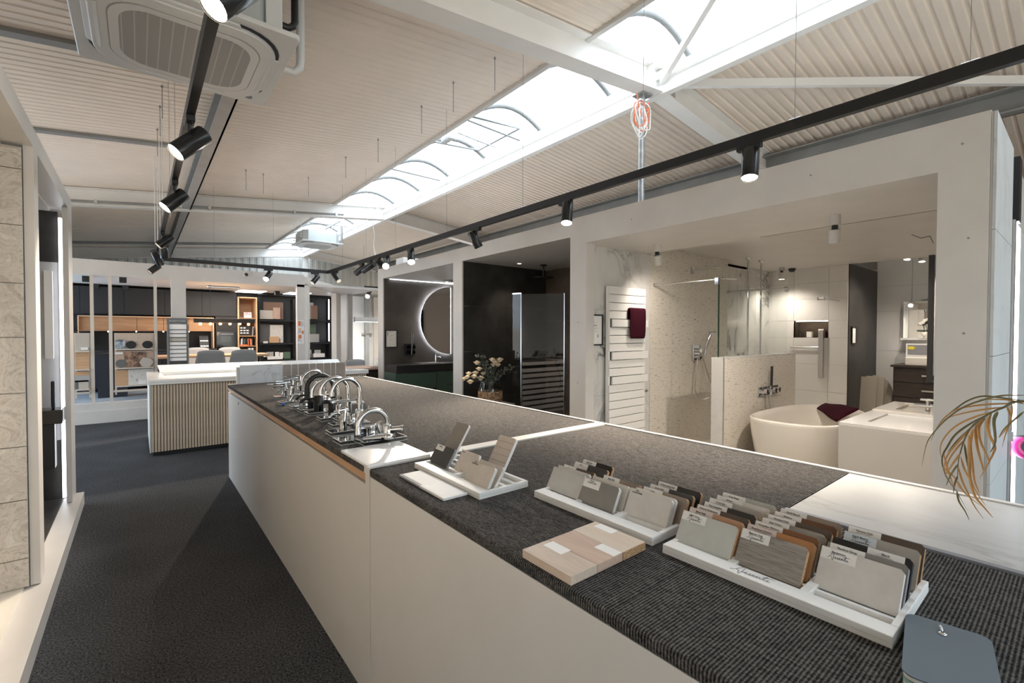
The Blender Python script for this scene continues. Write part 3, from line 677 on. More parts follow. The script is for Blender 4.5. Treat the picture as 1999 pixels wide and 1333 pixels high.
# ------------------------------------------------------------------ ceiling cassettes
def cassette(c, label, z, body_h, k_=1.0):
    t = thing('air_conditioner', label, 'air conditioner', (c[0], c[1], z), 'ceiling cassette air conditioners')
    T = Matrix.Translation((c[0], c[1], z))
    rr = lambda w, h, r, zz: [p+Vector((0, 0, zz)) for p in rrect(w*k_, h*k_, r, 7)]
    MB().prism(rr(.97, .97, .03, .018), (0, 0, .03), T).build('fascia', 'white_ac', t, bevel=.006)
    MB().prism(rr(.86, .86, .24, .013), (0, 0, .006), T).build('air_gap', 'ink', t)
    MB().prism(rr(.825, .825, .23, -.010), (0, 0, .028), T).build('intake_cover', 'white_ac', t, bevel=.008)
    MB().prism(rr(.677, .677, .173, -.0115), (0, 0, .003), T).build('cover_joint', 'wave', t)
    MB().prism(rr(.665, .665, .17, -.014), (0, 0, .005), T).build('intake_frame', 'white_ac', t)
    MB().prism(rr(.585, .585, .15, -.0155), (0, 0, .003), T).build('intake_grille', 'perforated', t)
    for k in range(4):
        mx = T @ Matrix.Rotation(k*PI/2, 4, 'Z')
        MB().prism([Vector(v)*1.0 for v in ((-.23*k_, .37*k_, -.016), (.23*k_, .37*k_, -.016), (.20*k_, .435*k_, .004), (-.20*k_, .435*k_, .004))], (0, 0, .014), mx).build('louvre', 'white_ac', t, bevel=.004)
    MB().cyl((c[0]+.40, c[1]+.415, z+.012), (c[0]+.40, c[1]+.415, z+.02), .022, 14).build('sensor', 'ink_grey', t)
    b = MB(); w = .42; h = .10
    b.prism([(c[0]+x, c[1]+y, z+.045) for x, y in ((-w, -w+h), (-w+h, -w), (w-h, -w), (w, -w+h), (w, w-h), (w-h, w), (-w+h, w), (-w, w-h))], (0, 0, body_h)); b.build('casing', 'ac_body', t)
    for sx in (-.45, .45):
        for sy in (-.3, .3):
            MB().cyl((c[0]+sx, c[1]+sy, z+.12), (c[0]+sx, c[1]+sy, zc(c[0]+sx)), .005, 6).build('threaded_rod', 'steel', t)
            B(c[0]+sx-.04, c[0]+sx+.03, c[1]+sy-.03, c[1]+sy+.03, z+.115, z+.125).build('hanger_bracket', 'galv', t)
    return t
t = cassette((.245, 3.46), 'near white ceiling cassette air conditioner beside the track', 3.2, .27, 1.07)
# fittings on its right side
c = Vector((.262, 3.42, 3.2))
t.name = 'air_conditioner'
B(.60, .69, 3.05, 3.30, 3.25, 3.60).build('connection_box', 'white_ac', t, bevel=.004); B(.69, .71, 3.1, 3.2, 3.25, 3.33).build('label_plate', 'label_yellow', t, label='yellow label plate')
MB().tube([(.66, 3.22, 3.43), (.76, 3.22, 3.43), (.79, 3.22, 3.45), (.80, 3.22, 3.48), (.80, 3.22, 3.85)], .022, 10).build('drain_pipe', 'black', t, label='black drain pipe')
MB().tube([(.66, 3.42, 3.27), (.84, 3.42, 3.265), (.875, 3.40, 3.30), (.88, 3.4, 3.36), (.88, 3.4, 3.86)], .026, 12).build('pipe_insulation', 'white_ac', t)
t = cassette((3.45, 11.95), 'far white ceiling cassette air conditioner hanging under the far skylight end', 3.62, .25)
for x in (3.1, 3.8): B(x-.02, x+.02, 11.3, 12.5, 4.16, 4.2).build('hanger_rail', 'galv', t)
MB().tube([(3.95, 11.75, 3.7), (3.98, 11.75, 3.75), (3.98, 11.75, 4.15)], .03, 8).build('pipe_insulation', 'grey_steel', t)
# ------------------------------------------------------------------ right facade and the bays behind it
XF, XF2 = 3.4, 3.52; ZFT = 2.64
mb = MB()
mb.box(XF, XF2, .335, 3.085, 2.375, ZFT); mb.box(XF, XF2, 3.085, 8.13, 2.46, ZFT)
mb.box(XF, XF2, .335, .535, 0, 2.375); mb.box(XF, XF2, 3.085, 3.297, 0, 2.46)
mb.box(XF, XF2, 5.308, 5.535, 0, 2.46); mb.box(XF, XF2, 7.903, 8.13, 0, 2.46); mb.box(XF, XF2, .535, 7.9, 0, .1)
wr = struct(mb.build('wall_right', 'white'), 'white facade with three openings to the bathroom, flower and mirror bays', 'wall')
mb = MB()
for y, z in ((2.55, 2.5), (1.15, 2.52), (.44, 2.5), (.41, 2.0), (3.19, 1.6), (3.19, 1.0), (.42, 1.5)): mb.cyl((XF-.001, y, z), (XF+.01, y, z), .006, 8)
mb.build('screw_hole', 'ink_grey', wr)
o = B(XF2, 8.0, .335, .43, 0, ZFT); struct(o.build('wall_right', 'white'), 'side wall closing the near end of the bathroom bay', 'wall')
# outer cheek with large grey white tiles and a light strip
we = struct(B(3.402, 6, .325, .334, 0, 2.63).build('wall_right', 'grout'), 'tiled outer cheek of the bathroom bay beside the palm', 'wall')
for i in range(4):
    for j, (x0, x1) in enumerate(((3.402, 4.19),)):
        z0 = (0, .72, 1.38, 2.03)[i]; z1 = (.72, 1.38, 2.03, 2.63)[i]
        B(x0, x1-.003, .312, .326, z0+.003, z1).build('wall_tile', 'cement_tile', we)
t = thing('light_column', 'cool white vertical light strip at the right edge of the photo', 'light', (4.6, .33, 0))
B(4.20, 4.27, .30, .325, 0, 2.2).build('profile', 'steel', t); B(4.30, 4.62, .305, .325, 0, 2.2).build('diffuser', 'led_soft', t); B(4.64, 5.6, .31, .325, 0, 2.2).build('glow_panel', 'cement_tile', t)
B(4.27, 4.4, .29, .326, 2.2, 2.6).build('end_cap', 'black', t)
h = thing('roll_holder', 'steel wall holder carrying a pink tape roll at the right photo edge', 'holder', (4.4, .25, .84))
p = at(1973, 851, Y=.30); q = at(1999, 872, Y=.26)
MB().box(p.x-.02, p.x+.02, p.y-.01, p.y+.012, p.z-.03, p.z+.03).build('wall_plate', 'steel', h); MB().tube([p, p+Vector((.06, -.05, 0)), q+Vector((0, .0, .06)), q], .006, 8).build('arm', 'steel', h)
q2 = at(2001, 873, Y=.25); ax = (EYE-q2).normalized(); ax = Vector((-.75, -.62, .2)).normalized(); o1 = ax.orthogonal().normalized(); o2 = ax.cross(o1)
MB().tube([q2+(o1*math.cos(a)+o2*math.sin(a))*.050 for a in [2*PI*i/24 for i in range(24)]], .024, 10, close=True).build('roll', 'pink', h, label='pink roll'); MB().tube([q2-ax*.012, q2+ax*.006], .034, 16).build('roll_core', 'ink', h)
# ---- bathroom bay
struct(B(XF2, 4.42, .43, 3.12, 2.375, 2.62).build('ceiling', 'white'), 'lower front ceiling of the bathroom bay', 'ceiling')
struct(B(4.42, 8.02, .43, 3.4, 2.495, 2.62).build('ceiling', 'white'), 'raised ceiling of the bathroom bay', 'ceiling')
struct(B(8.02, 11, -.5, 3.4, 2.72, 2.8).build('ceiling', 'white'), 'ceiling of the rear bathroom display', 'ceiling')
wm = struct(B(XF2, 4.50, 3.14, 3.28, ZF, 2.5).build('wall_right', 'grout'), 'marble clad partition carrying the towel radiator', 'wall')
for z0, z1 in ((ZF, .86), (.86, 1.62), (1.62, 2.38)): B(XF+.02, 4.497, 3.118, 3.14, z0+.001, z1-.001).build('wall_tile', 'marble', wm)
ws = struct(B(4.50, 6.29, 3.14, 3.28, ZF, 2.5).build('wall_right', 'grout'), 'cream mosaic shower wall with short dark flecks', 'wall')
for x0, x1 in ((4.50, 5.1), (5.1, 5.7), (5.7, 6.285)): 
    for z0, z1 in ((ZF, .72), (.72, 1.32), (1.32, 1.92), (1.92, 2.5)): B(x0+.0006, x1-.0006, 3.116, 3.14, z0+.0006, z1-.0006).build('wall_tile', 'sticks', ws)
wm2 = struct(B(6.29, 8.02, 3.30, 3.42, ZF, 2.5).build('wall_right', 'grout'), 'recessed marble wall beyond the shower', 'wall')
for x0, x1 in ((6.29, 6.9), (6.9, 7.5), (7.5, 8.02)):
    for z0, z1 in ((ZF, 1.3), (1.3, 2.495)): B(x0+.002, x1-.002, 3.28, 3.30, z0, z1-.002).build('wall_tile', 'marble', wm2)
hw = struct(B(4.56, 6.38, 2.31, 2.41, ZF, 1.235).build('wall_right', 'grout'), 'low tiled wall between bathtub and shower', 'wall')
B(4.572, 6.38, 2.298, 2.312, ZF, 1.24).build('wall_tile', 'sticks', hw); B(4.556, 4.568, 2.30, 2.42, ZF, 1.245).build('wall_tile', 'marble', hw); B(4.56, 6.38, 2.408, 2.42, ZF, 1.24).build('wall_tile', 'sticks', hw)
B(4.56, 6.385, 2.296, 2.424, 1.238, 1.252).build('cap_tile', 'marble', hw); B(4.560, 4.572, 2.293, 2.303, ZF, 1.25).build('corner_profile', 'steel', hw)
t = thing('shower_screen', 'clear glass shower screen standing on the low tiled wall', 'shower screen', (5.4, 2.37, 1.25))
B(4.60, 6.30, 2.366, 2.374, 1.253, 2.02).build('pane', 'glass', t); B(4.592, 4.60, 2.364, 2.376, 1.253, 2.02).build('pane_edge', 'glass_green', t)
for x, z in ((4.56, 2.04), (6.27, 2.06)):
    MB().cyl((x, 3.113, z), (x, 2.37, z), .009, 10).build('stabiliser_bar', 'steel', t); MB().cyl((x, 3.114, z), (x, 3.10, z), .018, 12).build('wall_rosette', 'chrome', t); B(x-.018, x+.018, 2.352, 2.388, z-.05, z+.015).build('glass_clamp', 'chrome', t)
p0, p1 = at(1461, 520, Y=2.85), at(1486, 526, Y=2.85)
for i, x in enumerate((1461, 1486)):
    p = at(x, 520, Y=2.85); t = thing('ceiling_rod', ('chrome rod from ceiling to floor nearer the shower head', 'chrome rod from ceiling to floor farther from the shower head')[i], 'rod', (p.x, 2.85, ZF))
    MB().cyl((p.x, 2.85, ZF), (p.x, 2.85, 2.494), .011, 10).build('rod', 'chrome', t); MB().lathe([(.04, 0), (.04, -.006), (.014, -.03)], (p.x, 2.85, 2.494), 16).build('ceiling_rosette', 'chrome', t)
# overhead shower
t = thing('overhead_shower', 'chrome rain shower head on a wall arm above the shower', 'shower', at(1352, 527, Y=3.11))
a = at(1352, 527, Y=3.11); e = at(1405, 524, Y=2.72); e.x = a.x; e = Vector((a.x, 2.72, a.z))
MB().box(a.x-.03, a.x+.03, 3.10, 3.117, a.z-.05, a.z+.03).build('wall_plate', 'chrome', t)
MB().tube([a, (a.x, 2.78, a.z), (a.x, 2.73, a.z-.015), (a.x, 2.715, a.z-.05), (a.x, 2.715, a.z-.12)], .012, 10).build('arm', 'chrome', t)
MB().lathe([(.02, 0), (.03, -.02), (.15, -.03), (.15, -.038), (0, -.038)], (a.x, 2.715, a.z-.12), 28).build('shower_head', 'chrome', t)
# hand shower at the mosaic wall
t = thing('hand_shower', 'chrome hand shower and mixer on the cream mosaic wall', 'shower', at(1358, 690, Y=3.10))
m = at(1358, 690, Y=3.11); s = at(1374, 664, Y=3.05)
MB().box(m.x-.09, m.x+.09, 3.085, 3.117, m.z-.09, m.z+.11).build('mixer_plate', 'chrome', t, bevel=.006)
MB().cyl((m.x, 3.09, m.z+.04), (m.x, 3.04, m.z+.04), .028, 16).build('mixer_knob', 'chrome', t); MB().cyl((m.x, 3.09, m.z-.04), (m.x, 3.04, m.z-.04), .028, 16).build('mixer_knob', 'chrome', t)
MB().tube([(m.x+.12, 3.06, m.z-.02), (m.x+.14, 3.04, m.z+.1), (m.x+.20, 3.02, m.z+.26)], [.012, .013, .02], 10).lathe([(0, .012), (.045, .01), (.05, -.012), (0, -.014)], (m.x+.21, 3.0, m.z+.27), 16).build('handset', 'chrome', t)
hp = [at(x, y, Y=3.06) for x, y in ((1362, 700), (1358, 730), (1356, 760), (1362, 775), (1374, 780), (1385, 776), (1391, 765), (1388, 748), (1378, 720), (1371, 695))]
MB().tube(hp, .008, 8).build('hose', 'steel', t)
# towel radiator
t = thing('towel_radiator', 'tall white flat panel towel radiator on the marble wall', 'radiator', (4.0, 3.1, .3))
x0, x1, zb, zt_ = 3.70, 4.30, .30, 1.975
B(x0, x0+.03, 3.05, 3.09, zb, zt_).build('collector', 'white_gloss', t, bevel=.006); B(x1-.03, x1, 3.05, 3.09, zb, zt_).build('collector', 'white_gloss', t, bevel=.006)
nb = 20; hstep = (zt_-zb)/nb
for i in range(nb):
    z = zb+i*hstep; dx = .08 if i in (10,) else 0
    fwd = i in (8, 11, 15)
    B(x0-.0+(.03 if fwd else .0), x1+(.03 if fwd else .0), 3.035-(.016 if fwd else 0), 3.05-(.014 if fwd else 0), z+.003, z+hstep-.003).build('flat_bar', 'white_gloss', t, bevel=.003)
MB().cyl((x1-.01, 3.06, .86), (x1+.06, 3.06, .86), .018, 12).build('valve', 'chrome', t)
tw = MB(); r = 0
x0t, x1t, zt0, zt1 = at(1231, 600, Y=2.99).x, at(1262, 600, Y=2.99).x, at(1245, 601, Y=2.99).z, at(1245, 662, Y=2.99).z
n = 10; prof = [(2.99, zt1), (2.985, (zt0+zt1)/2), (2.985, zt0-.02), (2.995, zt0), (3.02, zt0+.003), (3.04, zt0-.02), (3.045, zt1+.1)]
vs = [(x0t+(x1t-x0t)*i/n, y+.006*math.sin(i*2.1), z) for (y, z) in prof for i in range(n+1)]
tw.add(vs, [(j*(n+1)+i, j*(n+1)+i+1, (j+1)*(n+1)+i+1, (j+1)*(n+1)+i) for j in range(len(prof)-1) for i in range(n)], True)
o = tw.build('hand_towel', 'towel'); md = o.modifiers.new('thick', 'SOLIDIFY'); md.thickness = .014; md.offset = -1; md = o.modifiers.new('s', 'SUBSURF'); md.levels = md.render_levels = 1
tag(o, 'burgundy towel folded over a bar of the white towel radiator', 'towel')
def framed(name, label, a, b, y, t=.014, m='paper', lines=None):
    t_ = thing(name, label, 'picture frame', (a.x, y, b.z))
    x0, x1, z0, z1 = a.x, b.x, b.z, a.z; w = t
    mb = MB(); mb.box(x0, x1, y-.018, y, z1-w, z1); mb.box(x0, x1, y-.018, y, z0, z0+w); mb.box(x0, x0+w, y-.018, y, z0+w, z1-w); mb.box(x1-w, x1, y-.018, y, z0+w, z1-w); mb.build('frame', 'black', t_)
    B(x0+w, x1-w, y-.008, y-.002, z0+w, z1-w).build('sheet', m, t_)
    mb = MB()
    for (u, v, w_, h_) in lines or []:
        xa = x0+(x1-x0)*u; za = z1-(z1-z0)*v; mb.quad((xa, y-.009, za), (xa+(x1-x0)*w_, y-.009, za), (xa+(x1-x0)*w_, y-.009, za-(z1-z0)*h_), (xa, y-.009, za-(z1-z0)*h_))
    mb.build('print', 'ink_grey', t_); return t_
framed('picture_frame', 'black framed info sheet on the marble wall beside the radiator', at(1145, 613, Y=3.118), at(1175, 674, Y=3.118), 3.118,
       lines=[(.32, .22, .12, .02), (.32, .26, .3, .006), (.32, .34, .3, .03), (.3, .42, .4, .006), (.3, .45, .4, .006), (.3, .48, .3, .006), (.32, .53, .08, .04), (.45, .55, .25, .008), (.66, .64, .06, .1)])
# bathtub
t = thing('bathtub', 'freestanding oval white bathtub in front of the low tiled wall', 'bathtub', (5.38, 1.8, ZF))
tc, ta, tb = Vector((5.36, 1.80, ZF)), .78, .43
def oval(prof, n=40):
    vs = []; fs = []
    for (k, z) in prof:
        for i in range(n):
            a = 2*PI*i/n; c, s = math.cos(a), math.sin(a); e = .78
            vs.append((tc.x+ta*k*math.copysign(abs(c)**e, c), tc.y+(tb*k+(k-1)*.12)*math.copysign(abs(s)**e, s), tc.z+z+.02*c*c*min(1, z/.5)))
    for j in range(len(prof)-1):
        for i in range(n): fs.append((j*n+i, j*n+(i+1) % n, (j+1)*n+(i+1) % n, (j+1)*n+i))
    return MB().add(vs, fs, True)
oval([(.80, 0), (.84, .04), (.92, .2), (.97, .38), (.995, .52), (1.0, .545), (.995, .557), (.975, .56), (.955, .552), (.93, .50), (.86, .3), (.78, .15), (.70, .11), (.3, .10), (.02, .10)]).build('tub', 'ceramic', t)
MB().lathe([(.035, .012), (.03, .016), (0, .016)], (5.36, 1.8, ZF+.095), 16).build('drain', 'chrome', t)
tw = MB(); n, m_ = 12, 8; vs = []
P00, P10, P01, P11 = at(1594, 800, Z=.665), at(1676, 803, Z=.672), at(1632, 826, Z=.60), at(1652, 812, Z=.675)
A_, B_, C_, D_ = Vector((6.05, 2.02, .672)), Vector((6.16, 1.62, .675)), Vector((5.72, 1.66, .58)), Vector((5.55, 1.36, .66))
c0, c1, c2, c3 = at(1595, 798, X=6.02), at(1612, 787, X=6.12), at(1676, 797, X=5.75), at(1632, 823, X=5.55)
for j in range(m_+1):
    for i in range(n+1):
        u, v = i/n, j/m_; p = (c0*(1-u)+c3*u)*(1-v)+(c1*(1-u)+c2*u)*v
        vs.append(p+Vector((0, 0, .03*math.sin(PI*u)*math.sin(PI*v)+.006*math.sin(7*u+4*v))))
tw.add(vs, [(j*(n+1)+i, j*(n+1)+i+1, (j+1)*(n+1)+i+1, (j+1)*(n+1)+i) for j in range(m_) for i in range(n)], True)
o = tw.build('bath_towel', 'towel'); md = o.modifiers.new('thick', 'SOLIDIFY'); md.thickness = .018; md.offset = 0
tag(o, 'burgundy towel laid over the far corner of the white bathtub', 'towel')
# tub filler on the low wall
t = thing('tub_filler', 'chrome bath mixer with hand shower on the low tiled wall', 'mixer', at(1494, 762, Y=2.29))
m = at(1497, 762, Y=2.295)
MB().box(m.x-.23, m.x+.27, 2.282, 2.298, m.z-.05, m.z+.05).build('mixer_plate', 'chrome', t, bevel=.003)
for dx in (-.12, .1, .2): MB().cyl((m.x+dx, 2.285, m.z), (m.x+dx, 2.235, m.z), .028, 16).build('mixer_knob', 'chrome', t)
MB().cyl((m.x-.03, 2.24, m.z-.05), (m.x-.03, 2.24, m.z+.06), .014, 10).build('holder', 'chrome', t)
MB().tube([(m.x-.03, 2.235, m.z+.02), (m.x-.02, 2.235, m.z+.28)], .013, 10).build('handset', 'black', t, label='black stick hand shower')
for dx, ex in ((-.1, -.06), (-.04, .12)):
    MB().tube([(m.x+dx, 2.25, m.z-.04), (m.x+dx+.005, 2.235, m.z-.2), (m.x+dx+(ex-dx)*.5, 2.19, m.z-.36), (m.x+ex, 2.08, m.z-.52)], .008, 8).build('hose', 'steel', t)
# washbasin block
t = thing('vanity_block', 'white double washbasin block between bathtub and white pillar', 'washbasin', (5.2, .85, ZF))
bx0, bx1, by0, by1, bz = 4.30, 5.95, .50, 1.235, .80
B(bx0, bx1, by0, by1, ZF, bz-.02).build('carcass', 'counter_white', t, bevel=.002)
def slab_with_holes(x0, x1, y0, y1, z0, z1, holes):
    mb = MB(); xs = sorted({x0, x1, *[h[0] for h in holes], *[h[1] for h in holes]})
    for a, b_ in zip(xs, xs[1:]):
        hs = [h for h in holes if h[0] <= a+1e-6 and h[1] >= b_-1e-6]
        if hs: mb.box(a, b_, y0, hs[0][2], z0, z1); mb.box(a, b_, hs[0][3], y1, z0, z1)
        else: mb.box(a, b_, y0, y1, z0, z1)
    return mb
slab_with_holes(bx0, 5.2, by0, by1, bz-.02, bz+.0, [(4.5, 5.1, .55, 1.1)]).build('basin_top', 'white_gloss', t)
slab_with_holes(5.21, bx1, by0, by1, bz-.02, bz+.012, [(5.34, 5.82, .55, 1.1)]).build('basin_top', 'ceramic', t)
B(4.5, 5.1, .55, 1.1, bz-.019, bz-.016).build('basin_floor', 'white_gloss', t); B(5.34, 5.82, .55, 1.1, bz-.019, bz-.010).build('basin_floor', 'taupe', t, label='taupe basin floor')
f = thing('basin_mixer', 'flat chrome mixer on the far washbasin, beside the dark mirror', 'mixer', at(1800, 787, Y=.62))
p = at(1803, 789, Z=.87)
MB().box(p.x-.05, p.x+.05, p.y-.14, p.y+.06, p.z-.02, p.z).build('spout', 'chrome', f, bevel=.004); MB().box(p.x-.02, p.x+.02, p.y-.08, p.y+.02, p.z+.035, p.z+.05).cyl((p.x, p.y-.03, bz+.012), (p.x, p.y-.03, p.z+.04), .016, 14).build('lever', 'chrome', f)
# black framed mirror seen from its edge
t = thing('framed_mirror', 'tall black framed mirror seen edge-on beside the white pillar', 'mirror', (4.6, .72, .95))
xm0, xm1 = 4.35, 5.2; ym = at(1823, 600, X=xm0).y
za, zb_ = at(1818, 498, X=xm0).z, at(1820, 746, X=xm0).z
B(xm0-.012, xm1, ym-.0, ym+.03, zb_, za).build('frame', 'black', t); B(xm0, xm1-.01, ym-.008, ym, zb_+.01, za-.01).build('glass_face', 'dark_mirror', t); B(xm0+.1, xm1-.1, .43, ym, zb_+.2, zb_+.3).build('wall_bracket', 'steel', t)
# ceiling spots of the bathroom bay
def can(px, py, z, label, tilt=(0, 0), lit=True, group='ceiling can spots', r=.037, L1=.075, L2=.10, power=32):
    p = at(px, py, Z=z); t = thing('ceiling_spot', label, 'spotlight', p, group)
    MB().cyl((p.x, p.y, z-L1), (p.x, p.y, z), r, 20).build('base', 'white', t)
    MB().cyl((p.x, p.y, z-L1-.03), (p.x, p.y, z-L1), r*.55, 12).build('joint', 'black', t)
    d = Vector((tilt[0], tilt[1], -1)).normalized(); q = Vector((p.x, p.y, z-L1-.03))
    MB().cyl(q, q+d*(L2-.03), r, 20).tube([q+d*(L2-.03), q+d*L2], r, 20, cap=False).build('can', 'white', t); MB().cyl(q+d*(L2-.029), q+d*(L2-.025), r*.85, 16).build('lens', 'lamp' if lit else 'lens_off', t)
    if lit: light('spot_beam', 'SPOT', q+d*(L2+.02), power, (1, .89, .77), d, spot_size=math.radians(150), spot_blend=1.0, shadow_soft_size=.04)
    return t
can(1630, 420, 2.375, 'white two-part ceiling spot in the front ceiling above the bathtub', (.25, .1), power=48)
can(1283, 477, 2.375, 'white ceiling spot tilted to the shower in the front ceiling corner', (.55, .12), power=12)
can(1526, 522, 2.495, 'white ceiling spot at the far edge of the raised ceiling, lens lit', (0, 0), L1=.05, power=17)
can(1772, 478, 2.72, 'lit spot of the rear bathroom display, left of the pair', (-.2, .0), power=34); can(1801, 483, 2.72, 'lit spot of the rear bathroom display, right of the pair', (-.2, .0), power=18)
p = at(1546, 524, Z=2.495); tag(MB().lathe([(.05, 0), (.05, -.02), (.03, -.05), (0, -.055)], p, 16).build('speaker', 'black'), 'small black detector on the far ceiling edge of the bathroom', 'detector')
light('bath_fill', 'AREA', (5.6, 1.6, 2.44), 40, (1, .84, .68), (0, 0, -1), shape='RECTANGLE', size=2.0, size_y=1.6) if False else None
# slot channels and loose wires in the ceiling
tag(B(4.45, 5.03, 2.14, 2.155, 2.490, 2.4945).build('ceiling_slot', 'ink_grey'), 'dark slot running across the raised bathroom ceiling', 'slot')
tag(B(5.03, 5.036, .5, 2.15, 2.4915, 2.4945).build('ceiling_joint', 'taupe'), 'fine joint line along the raised bathroom ceiling', 'joint')
tag(B(4.45, 5.03, 1.05, 1.075, 2.489, 2.4945).build('ceiling_slot', 'ink_grey'), 'dark slot with loose wires in the bathroom ceiling near the pillar', 'slot')
a = at(1780, 458, Z=2.48); tag(MB().tube([a, a+Vector((.1, -.05, -.03)), a+Vector((.16, -.11, -.01)), a+Vector((.2, -.13, -.08))], .004, 6).build('loose_wire', 'ink_grey'), 'loose wires hanging from the bathroom ceiling slot', 'wire')
# ---- rear bathroom display
wn = struct(B(8.0, 8.04, 2.2, 2.44, ZF, 2.5).box(8.0, 8.04, 2.91, 3.3, ZF, 2.5).box(8.0, 8.04, 2.44, 2.91, ZF, 1.43).box(8.0, 8.04, 2.44, 2.91, 1.69, 2.5).build('wall_back', 'grout'), 'white tiled shower wall with a lit niche at the rear', 'wall')
tz = [ZF, .62, 1.03, 1.43, 1.69, 2.02, 2.26, 2.495]; ty = [2.2, 2.44, 2.91, 3.3]
for i in range(len(tz)-1):
    for j in range(3):
        if j == 1 and i == 3: continue
        B(7.985, 8.001, ty[j]+.0015, ty[j+1]-.0015, tz[i]+.0015, tz[i+1]-.0015).build('wall_tile', 'tile_white', wn)
mb = MB(); mb.box(8.2, 8.22, 2.42, 2.93, 1.42, 1.70); mb.box(8.0, 8.2, 2.42, 2.44, 1.42, 1.70); mb.box(8.0, 8.2, 2.91, 2.93, 1.42, 1.70); mb.box(8.0, 8.2, 2.44, 2.91, 1.42, 1.432); mb.box(8.0, 8.2, 2.44, 2.91, 1.69, 1.70)
mb.build('niche_lining', 'stone_brown', wn); B(8.02, 8.03, 2.46, 2.89, 1.678, 1.689).build('niche_light', 'lamp_soft', wn)
struct(B(8.0, 9.4, 2.19, 2.2, ZF, 2.5).build('wall_right', 'stone_dark'), 'dark tiled return of the rear shower wall', 'wall')
for (y, w, h, m, l) in ((2.86, .03, .07, 'black', 'black jar in the lit shower niche, leftmost'), (2.72, .07, .09, 'paper', 'white box standing in the lit shower niche'), (2.56, .07, .13, 'paper', 'tall white carton in the lit shower niche'), (2.50, .03, .11, 'towel', 'dark red bottle in the lit shower niche'), (2.465, .025, .13, 'towel', 'darkest red bottle at the right end of the shower niche')):
    mb = MB(); (mb.lathe([(w/2, 0), (w/2, h*.75), (w*.25, h*.82), (w*.25, h), (0, h)], (8.1, y, 1.4325), 12) if m != 'paper' else mb.box(8.06, 8.12, y-w/2, y+w/2, 1.4325, 1.4325+h))
    tag(mb.build('toiletry', m), l, 'toiletry', 'toiletries in the shower niche')
t = thing('shower_rail', 'chrome rail with a vertical grip on the rear shower wall', 'shower rail', (7.96, 2.5, 1.2))
r0, r1 = at(1542, 678, X=7.96), at(1602, 678, X=7.96); MB().tube([r0, r1], .010, 8).build('rail', 'steel', t)
r0, r1 = at(1603, 644, X=7.95), at(1604, 738, X=7.95); MB().box(7.93, 7.985, r0.y-.03, r0.y+.03, r1.z, r0.z).build('grip_bar', 'steel', t, bevel=.006)
t = thing('wall_shower', 'slim chrome shower arm on the rear white shower wall', 'shower', (7.9, 2.3, 2.0))
r0, r1 = at(1638, 587, X=7.98), at(1604, 582, X=7.6); MB().tube([r0, r1], .010, 8).build('arm', 'chrome', t); MB().box(r1.x-.05, r1.x+.03, r1.y-.04, r1.y+.04, r1.z-.03, r1.z+.015).build('head', 'chrome', t)
a, b_ = at(1659, 637, Y=2.188), at(1667, 671, Y=2.188); a.x, b_.x = 8.1, 8.3
framed('picture_frame', 'small black framed sheet on the dark return of the rear shower', a, b_, 2.19)
wb = struct(B(9.4, 9.45, -.5, 2.2, ZF, 2.75).build('wall_back', 'grout'), 'large white tiles on the rear wall behind the dark drawer unit', 'wall')
ty = [-.5, 0.3, 1.02, 1.75, 2.19]; tz = [ZF, .55, 1.22, 1.85, 2.25, 2.72]
for i in range(5):
    for j in range(4): B(9.386, 9.401, ty[j]+.002, ty[j+1]-.002, tz[i]+.002, tz[i+1]-.002).build('wall_tile', 'tile_white', wb)
struct(B(8.05, 9.4, -.6, -.5, ZF, 2.75).build('wall_right', 'white'), 'plain wall closing the rear bathroom display', 'wall')
X = 9.2
a, b_ = at(1744, 712, X=8.75), at(1822, 790, X=8.75)
t = thing('drawer_unit', 'dark wood drawer unit with chrome grips against the rear white tiles', 'cabinet', (9.0, .7, ZF))
yL, yR = a.y, a.y-1.1; zt3 = a.z
B(8.75, 9.38, yR, yL, ZF, zt3-.03).build('carcass', 'wenge', t); B(8.72, 9.38, yR, yL+.03, zt3-.03, zt3).build('worktop', 'wenge', t)
for i in range(4):
    z1 = zt3-.04-i*.215; d = B(8.735, 8.75, yR+.01, yL-.01, z1-.205, z1).build('drawer', 'wenge', t)
    B(8.705, 8.735, yL-.62, yL-.33, z1-.11, z1-.09).build('grip', 'chrome', d)
t = thing('counter_basin', 'square white basin on the dark drawer unit', 'washbasin', (9.0, .6, zt3))
yb = at(1767, 705, X=8.8).y
slab_with_holes(8.78, 9.2, yb-.55, yb, zt3, zt3+.12, [(8.82, 9.16, yb-.51, yb-.04)]).build('bowl', 'ceramic', t, bevel=.01); B(8.82, 9.16, yb-.51, yb-.04, zt3+.005, zt3+.02).build('basin_floor', 'ceramic', t)
t = thing('offer_card', 'photo card with a yellow offer burst on the white basin', 'card', (8.85, .5, zt3+.13))
a, b_ = at(1772, 673, X=8.9), at(1812, 693, X=8.9)
B(8.9, 8.91, b_.y-.05, a.y+.02, zt3+.121, a.z+.02).build('card', 'paper', t); B(8.897, 8.9, b_.y, a.y, b_.z, a.z).build('photo', 'ink_grey', t); 
c = at(1779, 679, X=8.893); MB().prism([(8.894, c.y+.05*math.cos(i*PI/8)*(1 if i % 2 else .7), c.z+.03*math.sin(i*PI/8)*(1 if i % 2 else .7)) for i in range(16)], (.002, 0, 0)).build('offer_burst', 'yellow', t, label='yellow burst')
t = thing('mirror_cabinet', 'mirror cabinet with a shelf on the rear white tiles', 'cabinet', (9.3, .6, 1.5))
a, b_ = at(1764, 589, X=9.25), at(1830, 660, X=9.25); B(9.25, 9.385, b_.y, a.y, b_.z, a.z).build('body', 'mirror', t); B(9.2, 9.385, b_.y, a.y+.02, b_.z-.03, b_.z).build('shelf_board', 'white_gloss', t)
